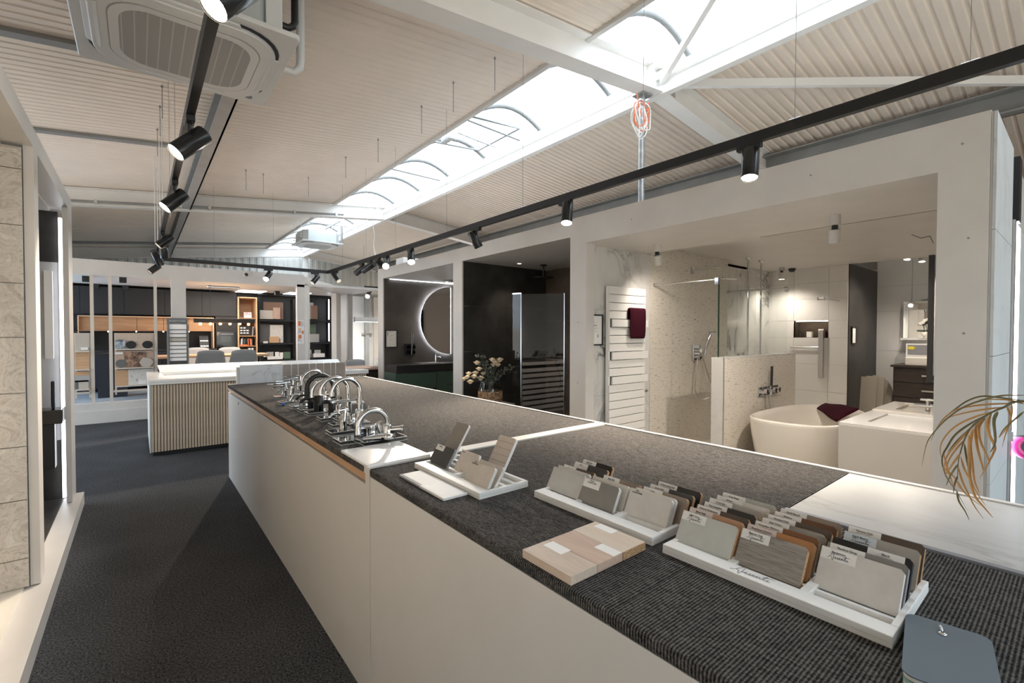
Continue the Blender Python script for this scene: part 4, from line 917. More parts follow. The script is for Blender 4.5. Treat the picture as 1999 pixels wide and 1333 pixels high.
B(9.18, 9.385, b_.y+.2, a.y-.3, a.z+.02, a.z+.035).build('lamp_bar', 'chrome', t)
t = thing('potted_orchid', 'white orchid in a small white pot before the mirror cabinet', 'plant', (9.1, .5, 1.45))
c = at(1805, 652, X=9.16); MB().lathe([(.03, 0), (.045, .06), (.04, .06), (.03, .03)], c-Vector((0, 0, .03)), 14).build('pot', 'ceramic', t)
MB().tube([c+Vector((0, 0, .03)), c+Vector((0, .02, .15)), c+Vector((0, -.03, .22))], .004, 5).build('stem', 'leaf', t)
for dy, dz in ((.02, .17), (0, .2), (-.035, .215), (.05, .15)): MB().ball(c+Vector((-.01, dy, dz)), .028, 8, 5, (.4, 1, .9)).build('blossom', 'ceramic', t)
for s in (-1, 1): MB().ball(c+Vector((-.005, s*.05, .05)), .045, 8, 5, (.3, 1, .35)).build('leaf', 'leaf', t)
# leaning shower boards
t = thing('shower_board_stack', 'stack of taupe shower boards leaning against the white tiles', 'boards', (9.0, 1.6, ZF))
a, b_ = at(1663, 735, X=8.6), at(1742, 735, X=8.6)
def board(x, y0, y1, z1, lean, nm, cut=0):
    pts = [(x, y0, ZF), (x, y1, ZF), (x+lean, y1, z1), (x+lean, y0, z1)] if not cut else [(x, y0, ZF), (x, y1, ZF), (x+lean, y1, z1)]+[(x+lean*(1-.3*(k/6)), y0+cut*math.cos(k/6*PI/2)-0*cut if False else y0+cut*(1-math.sin(k/6*PI/2)), z1-cut*1.3*(1-math.cos(k/6*PI/2))) for k in range(7)]
    MB().prism(pts, (.02, 0, 0)).build(nm, 'taupe', t)
za = at(1700, 735, X=8.7).z; ya, ym_, yb = at(1663, 735, X=8.6).y, at(1712, 735, X=8.6).y, at(1741, 735, X=8.8).y
board(8.5, ym_, ya, za, .12, 'board'); board(8.62, at(1725, 735, X=8.7).y, at(1690, 735, X=8.7).y, za+.005, .12, 'board'); board(8.78, yb, at(1700, 735, X=8.8).y, za+.01, .12, 'board', .22)
# ---- flower bay
ZB = 2.46
struct(B(XF2, 7.2, 3.28, 8.1, ZB, 2.62).build('ceiling', 'white'), 'white ceiling over the flower and mirror bays', 'ceiling')
wf = struct(B(XF2, 7.1, 5.32, 5.5, ZF, ZB).build('wall_right', 'grout'), 'dark tiled partition behind the flower vase', 'wall')
for i, (x0, x1) in enumerate(((XF2-.1, 4.15), (4.15, 4.95))):
    for z0, z1 in ((ZF, .62), (.62, 1.24), (1.24, 1.86), (1.86, ZB)): B(x0+.001, x1-.001, 5.306, 5.32, z0+.001, z1-.001).build('wall_tile', 'stone_dark', wf)
wq = struct(B(4.95, 5.0, 3.28, 5.32, ZF, ZB).build('wall_back', 'grout'), 'brown tiled back wall of the flower bay shower', 'wall')
for y0, y1 in ((3.28, 3.95), (3.95, 4.62), (4.62, 5.306)):
    for z0, z1 in ((ZF, .9), (.9, 1.68), (1.68, ZB)): B(4.936, 4.95, y0+.001, y1-.001, z0+.001, z1-.001).build('wall_tile', 'stone_brown', wq)
wp = struct(B(XF2, 4.95, 3.29, 3.30, ZF, ZB).build('wall_right', 'stone_dark'), 'dark tiled near cheek of the flower bay', 'wall')
t = thing('shower_enclosure', 'clear glass shower enclosure with an opened door in the dark bay', 'shower screen', (3.9, 4.3, ZF))
zt4 = 2.0
A0, A1 = at(1018, 600, Y=4.62), at(1001, 600, Y=4.75)
def vpane(p, q, m, nm, th=.008, z0=ZF, z1=zt4, par=None):
    p, q = Vector((p.x, p.y, 0)), Vector((q.x, q.y, 0)); d = (q-p).normalized(); n_ = Vector((-d.y, d.x, 0))*th/2
    return MB().prism([p-n_+Vector((0, 0, z0)), q-n_+Vector((0, 0, z0)), q+n_+Vector((0, 0, z0)), p+n_+Vector((0, 0, z0))], (0, 0, z1-z0)).build(nm, m, par or t)
vpane(A0, A1, 'glass', 'pane'); vpane(A0, A1, 'chrome', 'head_profile', .02, zt4, zt4+.015)
nrm = math.radians(41.6+2.5); D0 = A0; dd = Vector((math.cos(nrm), -math.sin(nrm), 0)); D1 = A0+dd*.555
vpane(D0, D1, 'glass_door', 'door_pane')
for p in (D0, D1): MB().box(p.x-.008, p.x+.008, p.y-.008, p.y+.008, ZF, zt4+.01).build('edge_profile', 'steel', t)
t = thing('hand_shower', 'black hand shower with hose on the brown tiled wall', 'shower', (4.9, 4.0, 1.1))
c = at(1084, 752, X=4.9)
hp = [at(x, y, X=4.9) for x, y in ((1066, 690), (1068, 710), (1075, 735), (1086, 750), (1094, 748), (1096, 740), (1091, 722), (1085, 705), (1083, 690))]
MB().tube([at(x, y, X=4.9) for x, y in ((1084, 681), (1086, 712), (1094, 735), (1094, 755), (1088, 766), (1080, 764))], .009, 8).build('hose', 'black', t)
k = at(1084, 685, X=4.9); MB().box(4.88, 4.936, k.y-.03, k.y+.03, k.z-.04, k.z+.04).build('wall_elbow', 'black', t)
k = at(1087, 709, X=4.9); MB().cyl((4.936, k.y, k.z), (4.88, k.y, k.z), .025, 12).build('mixer_knob', 'black', t)
t = thing('overhead_shower', 'black rain shower hanging from the ceiling of the flower bay', 'shower', (4.5, 4.3, 2.3))
c = at(1061, 517, Z=ZB); MB().lathe([(.05, 0), (.05, -.012), (.012, -.02)], c, 14).cyl(c, c-Vector((0, 0, .16)), .011, 8).build('ceiling_arm', 'black', t); MB().lathe([(.012, -.15), (.02, -.17), (.15, -.175), (.15, -.185), (0, -.185)], c, 24).build('shower_head', 'black', t)
def downlight(px, py, z, label, power=8):
    p = at(px, py, Z=z); t = thing('downlight', label, 'downlight', p)
    MB().lathe([(.05, 0), (.05, -.006), (.036, -.008), (.034, 0)], p, 20).build('trim_ring', 'steel', t); MB().lathe([(.034, -.002), (0, -.002)], p, 20).build('lens', 'lamp_soft', t)
    light('spot_beam', 'SPOT', p-Vector((0, 0, .02)), power, (1, .86, .7), (0, 0, -1), spot_size=math.radians(100), spot_blend=.7, shadow_soft_size=.03)
downlight(1014, 514, ZB, 'lit round downlight in the ceiling of the flower bay')
# vase with cream flowers on a low plinth
vz = at(957, 787, Y=4.75); vc = Vector((vz.x, 4.75, vz.z))
tag(B(vc.x-.2, vc.x+.24, 4.55, 4.95, ZF, vc.z).build('plinth', 'stone_light', bevel=.003), 'pale grey plinth under the flower vase', 'plinth')
t = thing('flower_vase', 'bulbous glass vase wrapped in straw with cream roses and eucalyptus', 'vase', vc)
VS = 1.22
MB().lathe([(r*VS, z*VS) for r, z in ((.08, .0), (.115, .03), (.125, .09), (.12, .14), (.105, .22), (.10, .25), (.106, .26), (.098, .25), (.102, .22), (.116, .14), (.12, .09), (.11, .035), (0, .02))], vc, 28).build('glass_body', 'vaseglass', t)
random.seed(11)
MB().lathe([(r*VS, z*VS) for r, z in ((.084, -.001), (.119, .03), (.129, .085), (.126, .125), (.121, .13), (.123, .09))], vc, 28).build('straw_wrap', 'straw', t)
mb = MB()
for i in range(60):
    a = random.uniform(0, 2*PI); z = random.uniform(.02, .16); r = .127*VS; a2 = a+random.uniform(.2, .7)
    mb.tube([vc+Vector((r*math.cos(a), r*math.sin(a), z)), vc+Vector((r*1.03*math.cos((a+a2)/2), r*1.03*math.sin((a+a2)/2), z+random.uniform(-.01, .02))), vc+Vector((r*math.cos(a2), r*math.sin(a2), z+random.uniform(-.02, .03)))], .0018, 4)
o = mb.build('straw_fibres', 'straw', t); o['kind'] = 'stuff'
def rose(c, r):
    o = MB().ball(c, r*.62, 10, 7)
    for ring, (k, n_, tilt) in enumerate(((.75, 5, .9), (1.0, 7, .55))):
        for i in range(n_):
            a = 2*PI*i/n_+ring; d = Vector((math.cos(a), math.sin(a), 0)); u = Vector((0, 0, 1)); s = d.cross(u)
            b0 = c+d*r*.25*k-u*r*.4; p1 = c+d*r*k*.85+u*r*(.1); p2 = c+d*r*k*(.95-.2*tilt)+u*r*(.55*tilt)
            w = r*.55*k
            o.add([b0-s*w*.5, b0+s*w*.5, p1+s*w, p2+s*w*.6, p2-s*w*.6, p1-s*w], [(0, 1, 2, 5), (5, 2, 3, 4)], True)
    return o
PX = [(918, 745, .03), (925, 735, .028), (938, 738, .035), (928, 728, .03), (915, 729, .026), (935, 720, .028), (931, 708, .03), (968, 708, .036), (976, 702, .032), (961, 702, .030), (964, 712, .03), (972, 712, .026), (912, 736, .026), (905, 740, .024), (944, 729, .026)]
for i, (x, y, r) in enumerate(PX):
    c = at(x, y, Y=4.72-.08*math.sin(i*1.7)); MB().tube([vc+Vector((random.uniform(-.02, .02), random.uniform(-.02, .02), .08)), vc+Vector((0, 0, .26))+(c-vc)*.12, c], .003, 5).build('flower_stem', 'leaf', t)
    rose(c, r*1.45).build('rose', 'petal', t)
LV = [(940, 695), (945, 702), (950, 715), (955, 720), (948, 722), (985, 725), (992, 718), (998, 715), (975, 725), (965, 728), (980, 732), (958, 732), (944, 712), (936, 691), (990, 722), (970, 735), (952, 728), (962, 720)]
for i, (x, y) in enumerate(LV):
    c0 = at(x, y, Y=4.74+.1*math.sin(i*2.3)); mb = MB().tube([vc+Vector((0, 0, .2)), (vc+Vector((0, 0, .24)))*.5+c0*.5, c0], .0025, 5)
    for j in range(8):
        d = Vector((random.uniform(-1, 1), random.uniform(-1, 1), random.uniform(-.8, .8))).normalized(); e = d.orthogonal().normalized(); c = c0+d*random.uniform(.015, .05); L, w = .028, .016
        mb.add([c, c+d*L*.5+e*w, c+d*L, c+d*L*.5-e*w], [(0, 1, 2, 3)])
    mb.build('eucalyptus_sprig', 'leaf', t)
# ---- mirror bay
wg = struct(B(XF2-.1, 7.1, 7.9, 8.1, ZF, ZB).build('wall_back', 'plaster_dark'), 'grey brown plastered wall behind the half round mirror', 'wall')
struct(B(7.0, 7.1, 5.5, 7.9, ZF, ZB).build('wall_right', 'beige_wall'), 'beige rear wall of the mirror bay', 'wall')
struct(B(XF2, 7.0, 5.50, 5.515, ZF, ZB).build('wall_right', 'beige_wall'), 'beige near cheek of the mirror bay', 'wall')
t = tag(B(4.6, 5.4, 5.516, 5.55, ZF, 2.05).build('door_2', 'black'), 'dark door seen only in the half round mirror', 'door'); t['kind'] = 'structure'
tag(B(XF2-.0, 6.9, 7.872, 7.885, ZB-.010, ZB-.004).build('light_strip', 'led_soft'), 'cool light strip along the ceiling edge above the half round mirror', 'light')
t = thing('half_round_mirror', 'backlit half round mirror with a straight right edge', 'mirror', (4.5, 7.85, 1.7))
mc = Vector((4.765, 7.86, 1.73)); mr = .652
D = [mc+Vector((-mr*math.sin(a), 0, mr*math.cos(a))) for a in [PI*i/40 for i in range(41)]]
MB().prism(D, (0, -.006, 0)).build('mirror_glass', 'mirror', t)
MB().tube([p+Vector((0, .012, 0))+(mc-p).normalized()*.012 for p in D], .007, 6).tube([D[0]+Vector((.004, .004, -.01)), D[-1]+Vector((.004, .004, .01))], .006, 6).build('light_rim', 'led', t)
MB().prism([mc+(p-mc)*.9+Vector((0, .012, 0)) for p in D], (0, .026, 0)).build('back_box', 'steel', t)
framed('picture_frame', 'black framed sheet on the dark plaster beside the half round mirror', at(752, 644, Y=7.898), at(775, 678, Y=7.898), 7.898, lines=[(.16, .12, .06, .2), (.4, .3, .3, .01), (.4, .35, .2, .01), (.4, .55, .3, .01)])
t = thing('wall_mixer', 'dark chrome shower mixer and handset on the plastered wall', 'mixer', at(800, 680, Y=7.88))
c = at(800, 681, Y=7.88); B(c.x-.10, c.x+.10, 7.86, 7.899, c.z-.11, c.z+.10).build('mixer_plate', 'black', t, bevel=.006)
for dx in (-.05, .05):
    for dz in (-.06, .04): MB().cyl((c.x+dx, 7.865, c.z+dz), (c.x+dx, 7.80, c.z+dz), .028, 12).build('mixer_knob', 'black_chrome', t)
MB().tube([(c.x, 7.80, c.z-.1), (c.x, 7.79, c.z+.1), (c.x+.0, 7.78, c.z+.3)], [.014, .014, .022], 8).build('handset', 'black_chrome', t)
t = thing('vanity_unit', 'green lacquered vanity unit with a thick dark stone top', 'vanity', (4.3, 7.6, ZF))
vx0, vx1, vy = 3.42, 6.2, 7.42
B(vx0+.0, vx1, vy+.01, 7.895, .28, .80).build('carcass', 'green', t)
B(vx0+.0, vx1, vy-.02, 7.895, .80, .93).build('stone_top', 'dark_panel', t, bevel=.002)
for i, (x0, x1, z0, z1) in enumerate(((vx0+.01, 4.2, .55, .79), (4.21, 5.2, .55, .79), (4.21, 5.2, .28, .545))):
    d = B(x0, x1, vy-.008, vy+.01, z0, z1).build('drawer', 'green', t); B(x0+.2, x1-.05, vy-.010, vy, z1-.004, z1+.004).build('grip_slot', 'ink', d)
B(vx0+.3, 4.2, vy-.004, vy+.01, .2, .50).build('open_shelf', 'black', t)
tag(B(3.95, 4.35, 7.5, 7.8, .931, .945).build('tray', 'steel', bevel=.003), 'flat pale tray on the dark stone vanity top', 'tray')
f = thing('basin_mixer', 'chrome pillar tap on the dark stone vanity top', 'mixer', (4.47, 7.75, .93))
c = at(851, 708, Y=7.72); c.z = .93; MB().cyl(c, c+Vector((0, 0, .15)), .022, 14).build('body', 'chrome', f); MB().tube([c+Vector((0, 0, .11)), c+Vector((.03, -.06, .12)), c+Vector((.05, -.11, .10))], .012, 10).build('spout', 'chrome', f); MB().tube([c+Vector((0, 0, .15)), c+Vector((.0, -.0, .19)), c+Vector((.03, -.05, .19))], .007, 8).build('lever', 'chrome', f)
t = thing('wash_bowl', 'white marble slab tray at the counter edge below the white post', 'basin', (3.5, 5.9, .3))
c = at(870, 765, X=3.75); B(3.55, 4.3, 5.62, 6.3, ZF, .42).build('slab', 'marble', t, bevel=.004)
p = at(880, 548, Z=ZB); t = thing('ceiling_lamp', 'round lit lamp under the ceiling of the mirror bay', 'lamp', p)
MB().lathe([(.13, 0), (.14, -.02), (.13, -.05)], p, 28).build('housing', 'steel', t); MB().lathe([(.128, -.05), (0, -.055)], p, 28).build('diffuser', 'lamp_soft', t)
light('lamp_glow', 'SPOT', p-Vector((0, 0, .08)), 22, (1, .86, .72), (0, 0, -1), spot_size=math.radians(140), spot_blend=1, shadow_soft_size=.1)
tag(B(3.6, 3.95, 7.5, 7.8, ZFT+.0, ZFT+.17).build('ballast_box', 'white_gloss', bevel=.005), 'white box on top of the facade above the mirror bay', 'box')
# ------------------------------------------------------------------ white facade at the back and the kitchen bay
YK = 10.19; ZK = .29
mb = MB()
mb.box(-3.9, 2.68, YK, YK+.12, 2.43, 2.68); mb.box(.455, .67, YK, YK+.12, ZK-.1, 2.43); mb.box(2.54, 2.68, YK, YK+.12, ZK-.1, 2.48)
mb.box(-3.9, .67, YK, YK+.12, .20, .33)
wk = struct(mb.build('wall_back', 'white'), 'white facade with openings to the kitchen bay at the far end', 'wall')
struct(B(-3.9, 3.4, YK-.02, YK+.3, 0, .205).build('trim_2', 'white'), 'white step along the foot of the back facade', 'plinth')
for i, (px, lab) in enumerate(((180, 'left'), (216, 'middle'), (304, 'right'))):
    x = at(px, 650, Y=YK+.03).x; o = B(x-.022, x+.022, YK+.01, YK+.055, .33, 2.43).build('shelf_post', 'oak_white')
    tag(o, '%s one of the three slim whitewashed posts in the left back opening' % lab, 'post'); 
# angled wing
e0, e1 = Vector((2.68, YK, 0)), Vector((3.95, 11.95, 0))
d = (e1-e0).normalized(); n_ = Vector((d.y, -d.x, 0))*.06
def wing(a, b, z0, z1): return [a-n_+Vector((0, 0, z0)), b-n_+Vector((0, 0, z0)), b+n_+Vector((0, 0, z0)), a+n_+Vector((0, 0, z0))], (0, 0, z1-z0)
mb = MB(); mb.prism(*wing(e0, e1, 2.46, 2.64)); mb.prism(*wing(e1-d*.34, e1, ZK, 2.5)); mb.prism(*wing(e0, e0+d*.12, ZK, 2.5))
struct(mb.build('wall_right', 'white'), 'angled white wing of the kitchen bay facade with a wide opening', 'wall')
struct(B(-3.9, 4.3, YK+.12, 13.3, 2.47, 2.52).build('ceiling', 'white'), 'white ceiling of the kitchen bay', 'ceiling')
struct(B(-3.9, 4.3, 13.2, 13.3, ZK, 2.47).build('wall_back', 'dark_panel'), 'anthracite rear wall of the kitchen bay', 'wall')
struct(B(4.2, 4.3, 11.9, 13.2, ZK, 2.47).build('wall_right', 'white'), 'white cheek closing the kitchen bay on the right', 'wall')
struct(B(-3.9, -3.8, YK, 13.3, ZK, 2.47).build('wall_left', 'white'), 'plain wall closing the kitchen bay on the left', 'wall')
light('assumed_kitchen_daylight', 'AREA', (-3.75, 11.7, 1.5), 110, (.60, .79, 1), (1, -.05, .55), shape='RECTANGLE', size=2.2, size_y=2.0)  # bare cool area light, added for an assumed left window; none is built
light('kitchen_panel', 'AREA', (1.6, 11.6, 2.455), 24, (1, .95, .88), (0, 0, -1), shape='RECTANGLE', size=1.2, size_y=.6)
for (px, py, w) in ((490, 569, .55), (580, 573, .5)):
    p = at(px, py, Z=2.469); tag(B(p.x-w/2, p.x+w/2, p.y-.35, p.y+.35, 2.462, 2.4695).build('ceiling_panel_lamp', 'panel_light'), '%s glowing flat panel lamp in the kitchen bay ceiling' % ('left' if px < 500 else 'right'), 'lamp')
for i, (px, py) in enumerate(((168, 545), (240, 547), (187, 560), (245, 563), (541, 574))):
    p = at(px, py-6, Z=2.469); t = tag(B(p.x-.05, p.x+.05, p.y-.05, p.y+.05, 2.37, 2.4695).build('ceiling_spot', 'black', bevel=.003), ('front left black cube spot in the left back opening', 'front right black cube spot in the left back opening', 'rear left black cube spot in the left back opening', 'rear right black cube spot in the left back opening', 'black cube spot over the dark shelf unit')[i], 'spotlight', 'black cube ceiling spots')
p = at(480, 536, Y=YK-.002); t = thing('surveillance_camera', 'small white dome camera on the back facade', 'camera', p)
MB().lathe([(.045, 0), (.045, .02), (.035, .035)], p, 18, Matrix.Translation(p) @ Matrix.Rotation(PI/2, 4, 'X') @ Matrix.Translation(-p)).build('base', 'white_gloss', t); MB().ball(p+Vector((.012, -.04, 0)), .026, 12, 8).build('dome', 'black_gloss', t)
# kitchen units
YW = 12.6
t = thing('wall_cabinet_row', 'anthracite wall cabinets over the oak open shelves', 'cabinet', (.3, 12.8, 1.9))
xl = at(146, 600, Y=YW).x-.6
B(xl, 1.80, YW, 13.2, 1.86, 2.42).build('carcass', 'dark_panel', t)
for i in range(5):
    x0 = xl+i*(1.80-xl)/5; B(x0+.003, x0+(1.80-xl)/5-.003, YW-.02, YW, 1.87, 2.415).build('door', 'dark_panel', t, bevel=.001)
t = thing('oak_shelf', 'long open oak shelf box hanging below the anthracite wall cabinets', 'shelf', (.2, 12.5, 1.6))
x0, x1 = at(151, 630, Y=YW-.1).x, at(418, 640, Y=YW-.1).x; z1, z0 = at(250, 617, Y=YW-.1).z, at(250, 646, Y=YW-.1).z
yf = YW-.1
B(x0, x1, yf, yf+.35, z1-.02, z1).build('shelf_top', 'oak_light', t); B(x0, x1, yf, yf+.35, z0, z0+.008).build('shelf_floor', 'oak', t); B(x0, x0+.02, yf, yf+.35, z0-.3, z1-.02).build('side_panel', 'oak_light', t); B(x1-.025, x1, yf, yf+.35, 1.135, z1-.02).build('side_panel', 'oak_light', t)
n = 5
for i in range(n): B(x0+.02+(x1-x0-.045)*i/n+.003, x0+.02+(x1-x0-.045)*(i+1)/n-.003, yf+.06, yf+.08, z0+.008, z1-.022).build('back_panel', 'oak', t)
for px in (211, 266, 319, 369): 
    x = at(px, 646, Y=yf).x; MB().ball((x, yf+.03, z0-.012), .012, 8, 5).build('shelf_light', 'lamp_soft', t)
tag(B(xl, 1.40, 12.95, 12.97, .95, z0).build('splashback', 'dark_panel'), 'black splashback behind the kitchen worktop', 'panel')
t = thing('base_cabinet_row', 'navy base cabinets of the kitchen bay', 'cabinet', (.2, 12.4, ZK))
B(xl, 1.36, 12.35, 12.94, ZK+.08, 1.10).build('carcass', 'navy', t); B(xl, 1.37, 12.32, 12.945, 1.10, 1.13).build('worktop', 'dark_panel', t)
for i in range(5): B(xl+.003+i*(1.36-xl)/5, xl+(i+1)*(1.36-xl)/5-.003, 12.33, 12.35, ZK+.09, 1.09).build('door', 'navy', t, bevel=.001)
t = thing('navy_block', 'tall navy end block between the whitewashed posts', 'cabinet', (-.35, 11.4, ZK))
a, b_ = at(190, 694, Y=11.3), at(221, 776, Y=11.3); B(a.x, b_.x+.2, 11.3, 12.2, ZK, a.z).build('carcass', 'navy', t); B(a.x-.01, b_.x+.21, 11.28, 12.2, a.z, a.z+.03).build('worktop', 'dark_panel', t)
# oven tower, oak tower, dark shelf unit
t = thing('oven_tower', 'black oven tower with glass fronts', 'oven', (1.6, 12.6, ZK))
a, b_ = at(421, 640, Y=YW), at(463, 690, Y=YW); x0, x1 = a.x, b_.x
B(x0, x1, YW, 13.2, ZK, 1.86).build('carcass', 'dark_panel', t)
for i, (y0, y1) in enumerate(((648, 679), (680, 705))):
    z1, z0 = at(440, y0, Y=YW).z, at(440, y1, Y=YW).z; d = B(x0+.02, x1-.02, YW-.02, YW, z0, z1).build('oven_door', 'black_gloss', t)
    MB().cyl((x0+.08, YW-.045, z1-.05), (x1-.08, YW-.045, z1-.05), .008, 8).build('handle', 'ink_grey', d)
    if i == 0: B(x0+.1, x1-.12, YW-.023, YW-.02, z0+.13, z1-.09).build('window_glass', 'oven_glass', d)
t = thing('oak_tower', 'tall open oak bookcase beside the black oven tower', 'bookcase', (2.0, 12.5, ZK))
a, b_ = at(464, 579, Y=12.5), at(502, 583, Y=12.5); x0, x1, zt_ = a.x, b_.x, a.z; yf = 12.5
B(x0, x0+.025, yf, 13.15, ZK, zt_).build('side_panel', 'oak_light', t); B(x1-.025, x1, yf, 13.15, ZK, zt_).build('side_panel', 'oak_light', t); B(x0+.025, x1-.025, yf, 13.15, zt_-.025, zt_).build('top_panel', 'oak_light', t)
B(x0+.025, x1-.025, 13.1, 13.15, ZK, zt_-.025).build('back_panel', 'oak', t)
shelf_z = [at(480, y, Y=12.7).z for y in (620.5, 655, 674.5, 693)]
for z in shelf_z: B(x0+.025, x1-.025, yf+.02, 13.1, z-.02, z).build('shelf_board', 'oak', t)
def bk(x, y, z, w, h, m, l, lean=0, grp='books in the oak bookcase'):
    mx = Matrix.Translation((x, y, z)) @ Matrix.Rotation(lean, 4, 'Y')
    tag(MB().box(0, w, 0, .16, .001, h, mx).build('book', m, bevel=.002), l, 'book', grp)
z = shelf_z[2]; cols = [('dark_panel', 'black'), ('paper', 'white'), ('ink_grey', 'grey'), ('dark_panel', 'charcoal'), ('green', 'green'), ('dark_panel', 'dark')]
for i in range(7): bk(x0+.04+i*.022, 12.56, z, .018, .15+.02*(i % 3), cols[i % 6][0], '%s upright book, number %s from the left on the third shelf of the oak bookcase' % (cols[i % 6][1], ('one', 'two', 'three', 'four', 'five', 'six', 'seven')[i]), .06)
for i, (m, l) in enumerate((('orange', 'orange'), ('towel', 'dark red'), ('orange', 'vermilion'), ('ink_grey', 'grey'), ('dark_panel', 'black'))): bk(x0+.215+i*.022, 12.56, z, .018, .17-.01*(i % 2), m, '%s upright book in the right stack of the third shelf of the oak bookcase' % l, -.05)
tag(B(x0+.035, x0+.20, 12.52, 12.545, z+.001, z+.03).build('book', 'orange'), 'orange red flat book at the front of the third oak shelf', 'book')
z = shelf_z[1]
t2 = thing('photo_calendar', 'black display board with white labels on the second oak shelf', 'display', (x0+.15, 12.55, z)); B(x0+.04, x0+.28, 12.6, 12.62, z+.001, z+.23).build('board', 'dark_panel', t2)
for i in range(8): B(x0+.06+(i % 3)*.065, x0+.105+(i % 3)*.065, 12.595, 12.6, z+.05+(i//3)*.06, z+.075+(i//3)*.06).build('label', 'paper', t2)
bk(x0+.30, 12.56, z, .02, .22, 'ink_grey', 'grey folder leaning right on the second oak shelf', .1); bk(x0+.325, 12.56, z, .02, .20, 'dark_panel', 'black folder at the right end of the second oak shelf')
z = shelf_z[0]; t2 = thing('photo_card', 'red and white photo card on the top oak shelf', 'card', (x0+.2, 12.6, z)); B(x0+.14, x0+.30, 12.6, 12.61, z+.001, z+.13).build('card', 'paper', t2); B(x0+.15, x0+.29, 12.596, 12.6, z+.06, z+.125).build('photo', 'card_red', t2)
z = shelf_z[3]; 
for i, (m, l) in enumerate((('paper', 'white'), ('ink_grey', 'grey'), ('paper', 'pale'), ('dark_panel', 'black'))): bk(x0+.22+i*.035, 12.52, z, .03, .17, m, '%s binder on the lowest visible oak shelf' % l)
# dark shelving with sample boards
t = thing('dark_shelf_unit', 'wide anthracite shelf unit with leaning decor boards', 'shelf', (3, 12.9, ZK))
x0, x1 = at(503, 600, Y=12.9).x, at(643, 600, Y=12.9).x
B(x0, x1, 13.1, 13.18, ZK, 2.44).build('back_panel', 'ant_panel', t)
xm = at(573, 600, Y=12.9).x
for x in (x0, xm-.03, x1-.03): B(x, x+.03, 12.8, 13.1, ZK, 2.35).build('upright', 'dark_panel', t)
zs = [at(540, y, Y=12.8).z for y in (575, 625, 670, 702)]
for z in zs: B(x0, x1, 12.78, 13.1, z-.03, z).build('shelf_board', 'dark_panel', t)
for z0, z1 in ((zs[1], zs[0]), (zs[2], zs[1])): B(x1-.06, x1-.035, 12.79, 12.8, z0+.04, z1-.06).build('light_slot', 'led_soft', t)
def dboard(px0, px1, py0, py1, m, label, Y, nm='decor_board'):
    a, b_ = at(px0, py0, Y=Y), at(px1, py1, Y=Y)
    tag(B(a.x, b_.x, Y, Y+.016, b_.z+.001, a.z).build(nm, m, bevel=.001), label, 'board', 'decor boards on the dark shelf unit')
dboard(514, 553, 589, 623, 'brown_wall', 'large brown decor board on the upper dark shelf', 12.98); dboard(502, 533, 605, 623, 'd_beige', 'beige decor board with a dark tab on the upper dark shelf', 12.93); dboard(533, 547, 600, 623, 'd_rose', 'rose decor board in front of the brown one on the upper dark shelf', 12.91)
dboard(506, 527, 632, 669, 'd_slate', 'grey slate decor board at the left of the middle dark shelf', 12.97); dboard(527, 553, 634, 669, 'terrazzo_l', 'pale speckled decor board on the middle dark shelf', 12.94); dboard(526, 545, 657, 669, 'oak_light', 'small oak decor board in front of the speckled one', 12.88); dboard(514, 523, 666, 670, 'paper', 'small white tag on the middle dark shelf', 12.85, 'tag')
dboard(594, 612, 590, 623, 'd_grey', 'pale grey decor board right of the white wing post, upper shelf', 12.97); dboard(607, 620, 596, 623, 'brown_wall', 'brown narrow decor board at the right of the upper shelf', 12.92)
dboard(594, 617, 633, 660, 'd_green', 'green decor board right of the white wing post', 12.97); dboard(594, 623, 652, 668, 'd_grey', 'grey decor board in front of the green one', 12.90)
random.seed(5)
SB = [(509, 518, 688, 697), (519, 534, 687, 697), (537, 545, 687, 697), (546, 553, 688, 698), (554, 567, 687, 700), (522, 552, 696, 701), (598, 608, 683, 692), (614, 626, 683, 692), (597, 612, 691, 698), (612, 634, 690, 697)]
SBL = ['white card leftmost in the low tray', 'grey photo card second in the low tray', 'white folded card amid the low tray', 'pale leaflet right of the middle of the low tray', 'green photo card at the right of the low tray', 'long white leaflet strip at the front of the low tray', 'grey photo card beside the wing post', 'grey photo card farthest right', 'dark green sample card beside the wing post', 'long white leaflet strip farthest right']
for i, (a0, a1, b0, b1) in enumerate(SB): dboard(a0, a1, b0, b1, ('paper', 'd_grey', 'paper', 'paper', 'd_green', 'paper', 'd_grey', 'd_grey', 'd_slate', 'paper')[i], SBL[i]+' of the dark shelf unit', 12.86-.008*i, 'leaflet')
# poster on the wing post
t = thing('wall_chart', 'white chart with orange and grey shapes on the wing post of the kitchen bay', 'poster', (2.6, YK-.01, 1.4))
a, b_ = at(581, 625, Y=YK-.004), at(593.5, 671, Y=YK-.004)
B(a.x, b_.x, YK-.006, YK-.002, b_.z, a.z).build('sheet', 'paper', t); W_, H_ = b_.x-a.x, a.z-b_.z
for (u, v, w, h, m) in ((.08, .04, .4, .2, 'orange_print'), (.1, .33, .5, .08, 'peach_print'), (.66, .44, .3, .14, 'orange_print'), (.1, .62, .5, .16, 'orange_print'), (.5, .05, .4, .22, 'grey_print'), (.1, .8, .16, .08, 'ink_grey'), (.4, .84, .12, .06, 'ink_grey'), (.1, .42, .5, .12, 'grey_print')):
    B(a.x+W_*u, a.x+W_*(u+w), YK-.008, YK-.006, a.z-H_*(v+h), a.z-H_*v).build('shape', m, t)
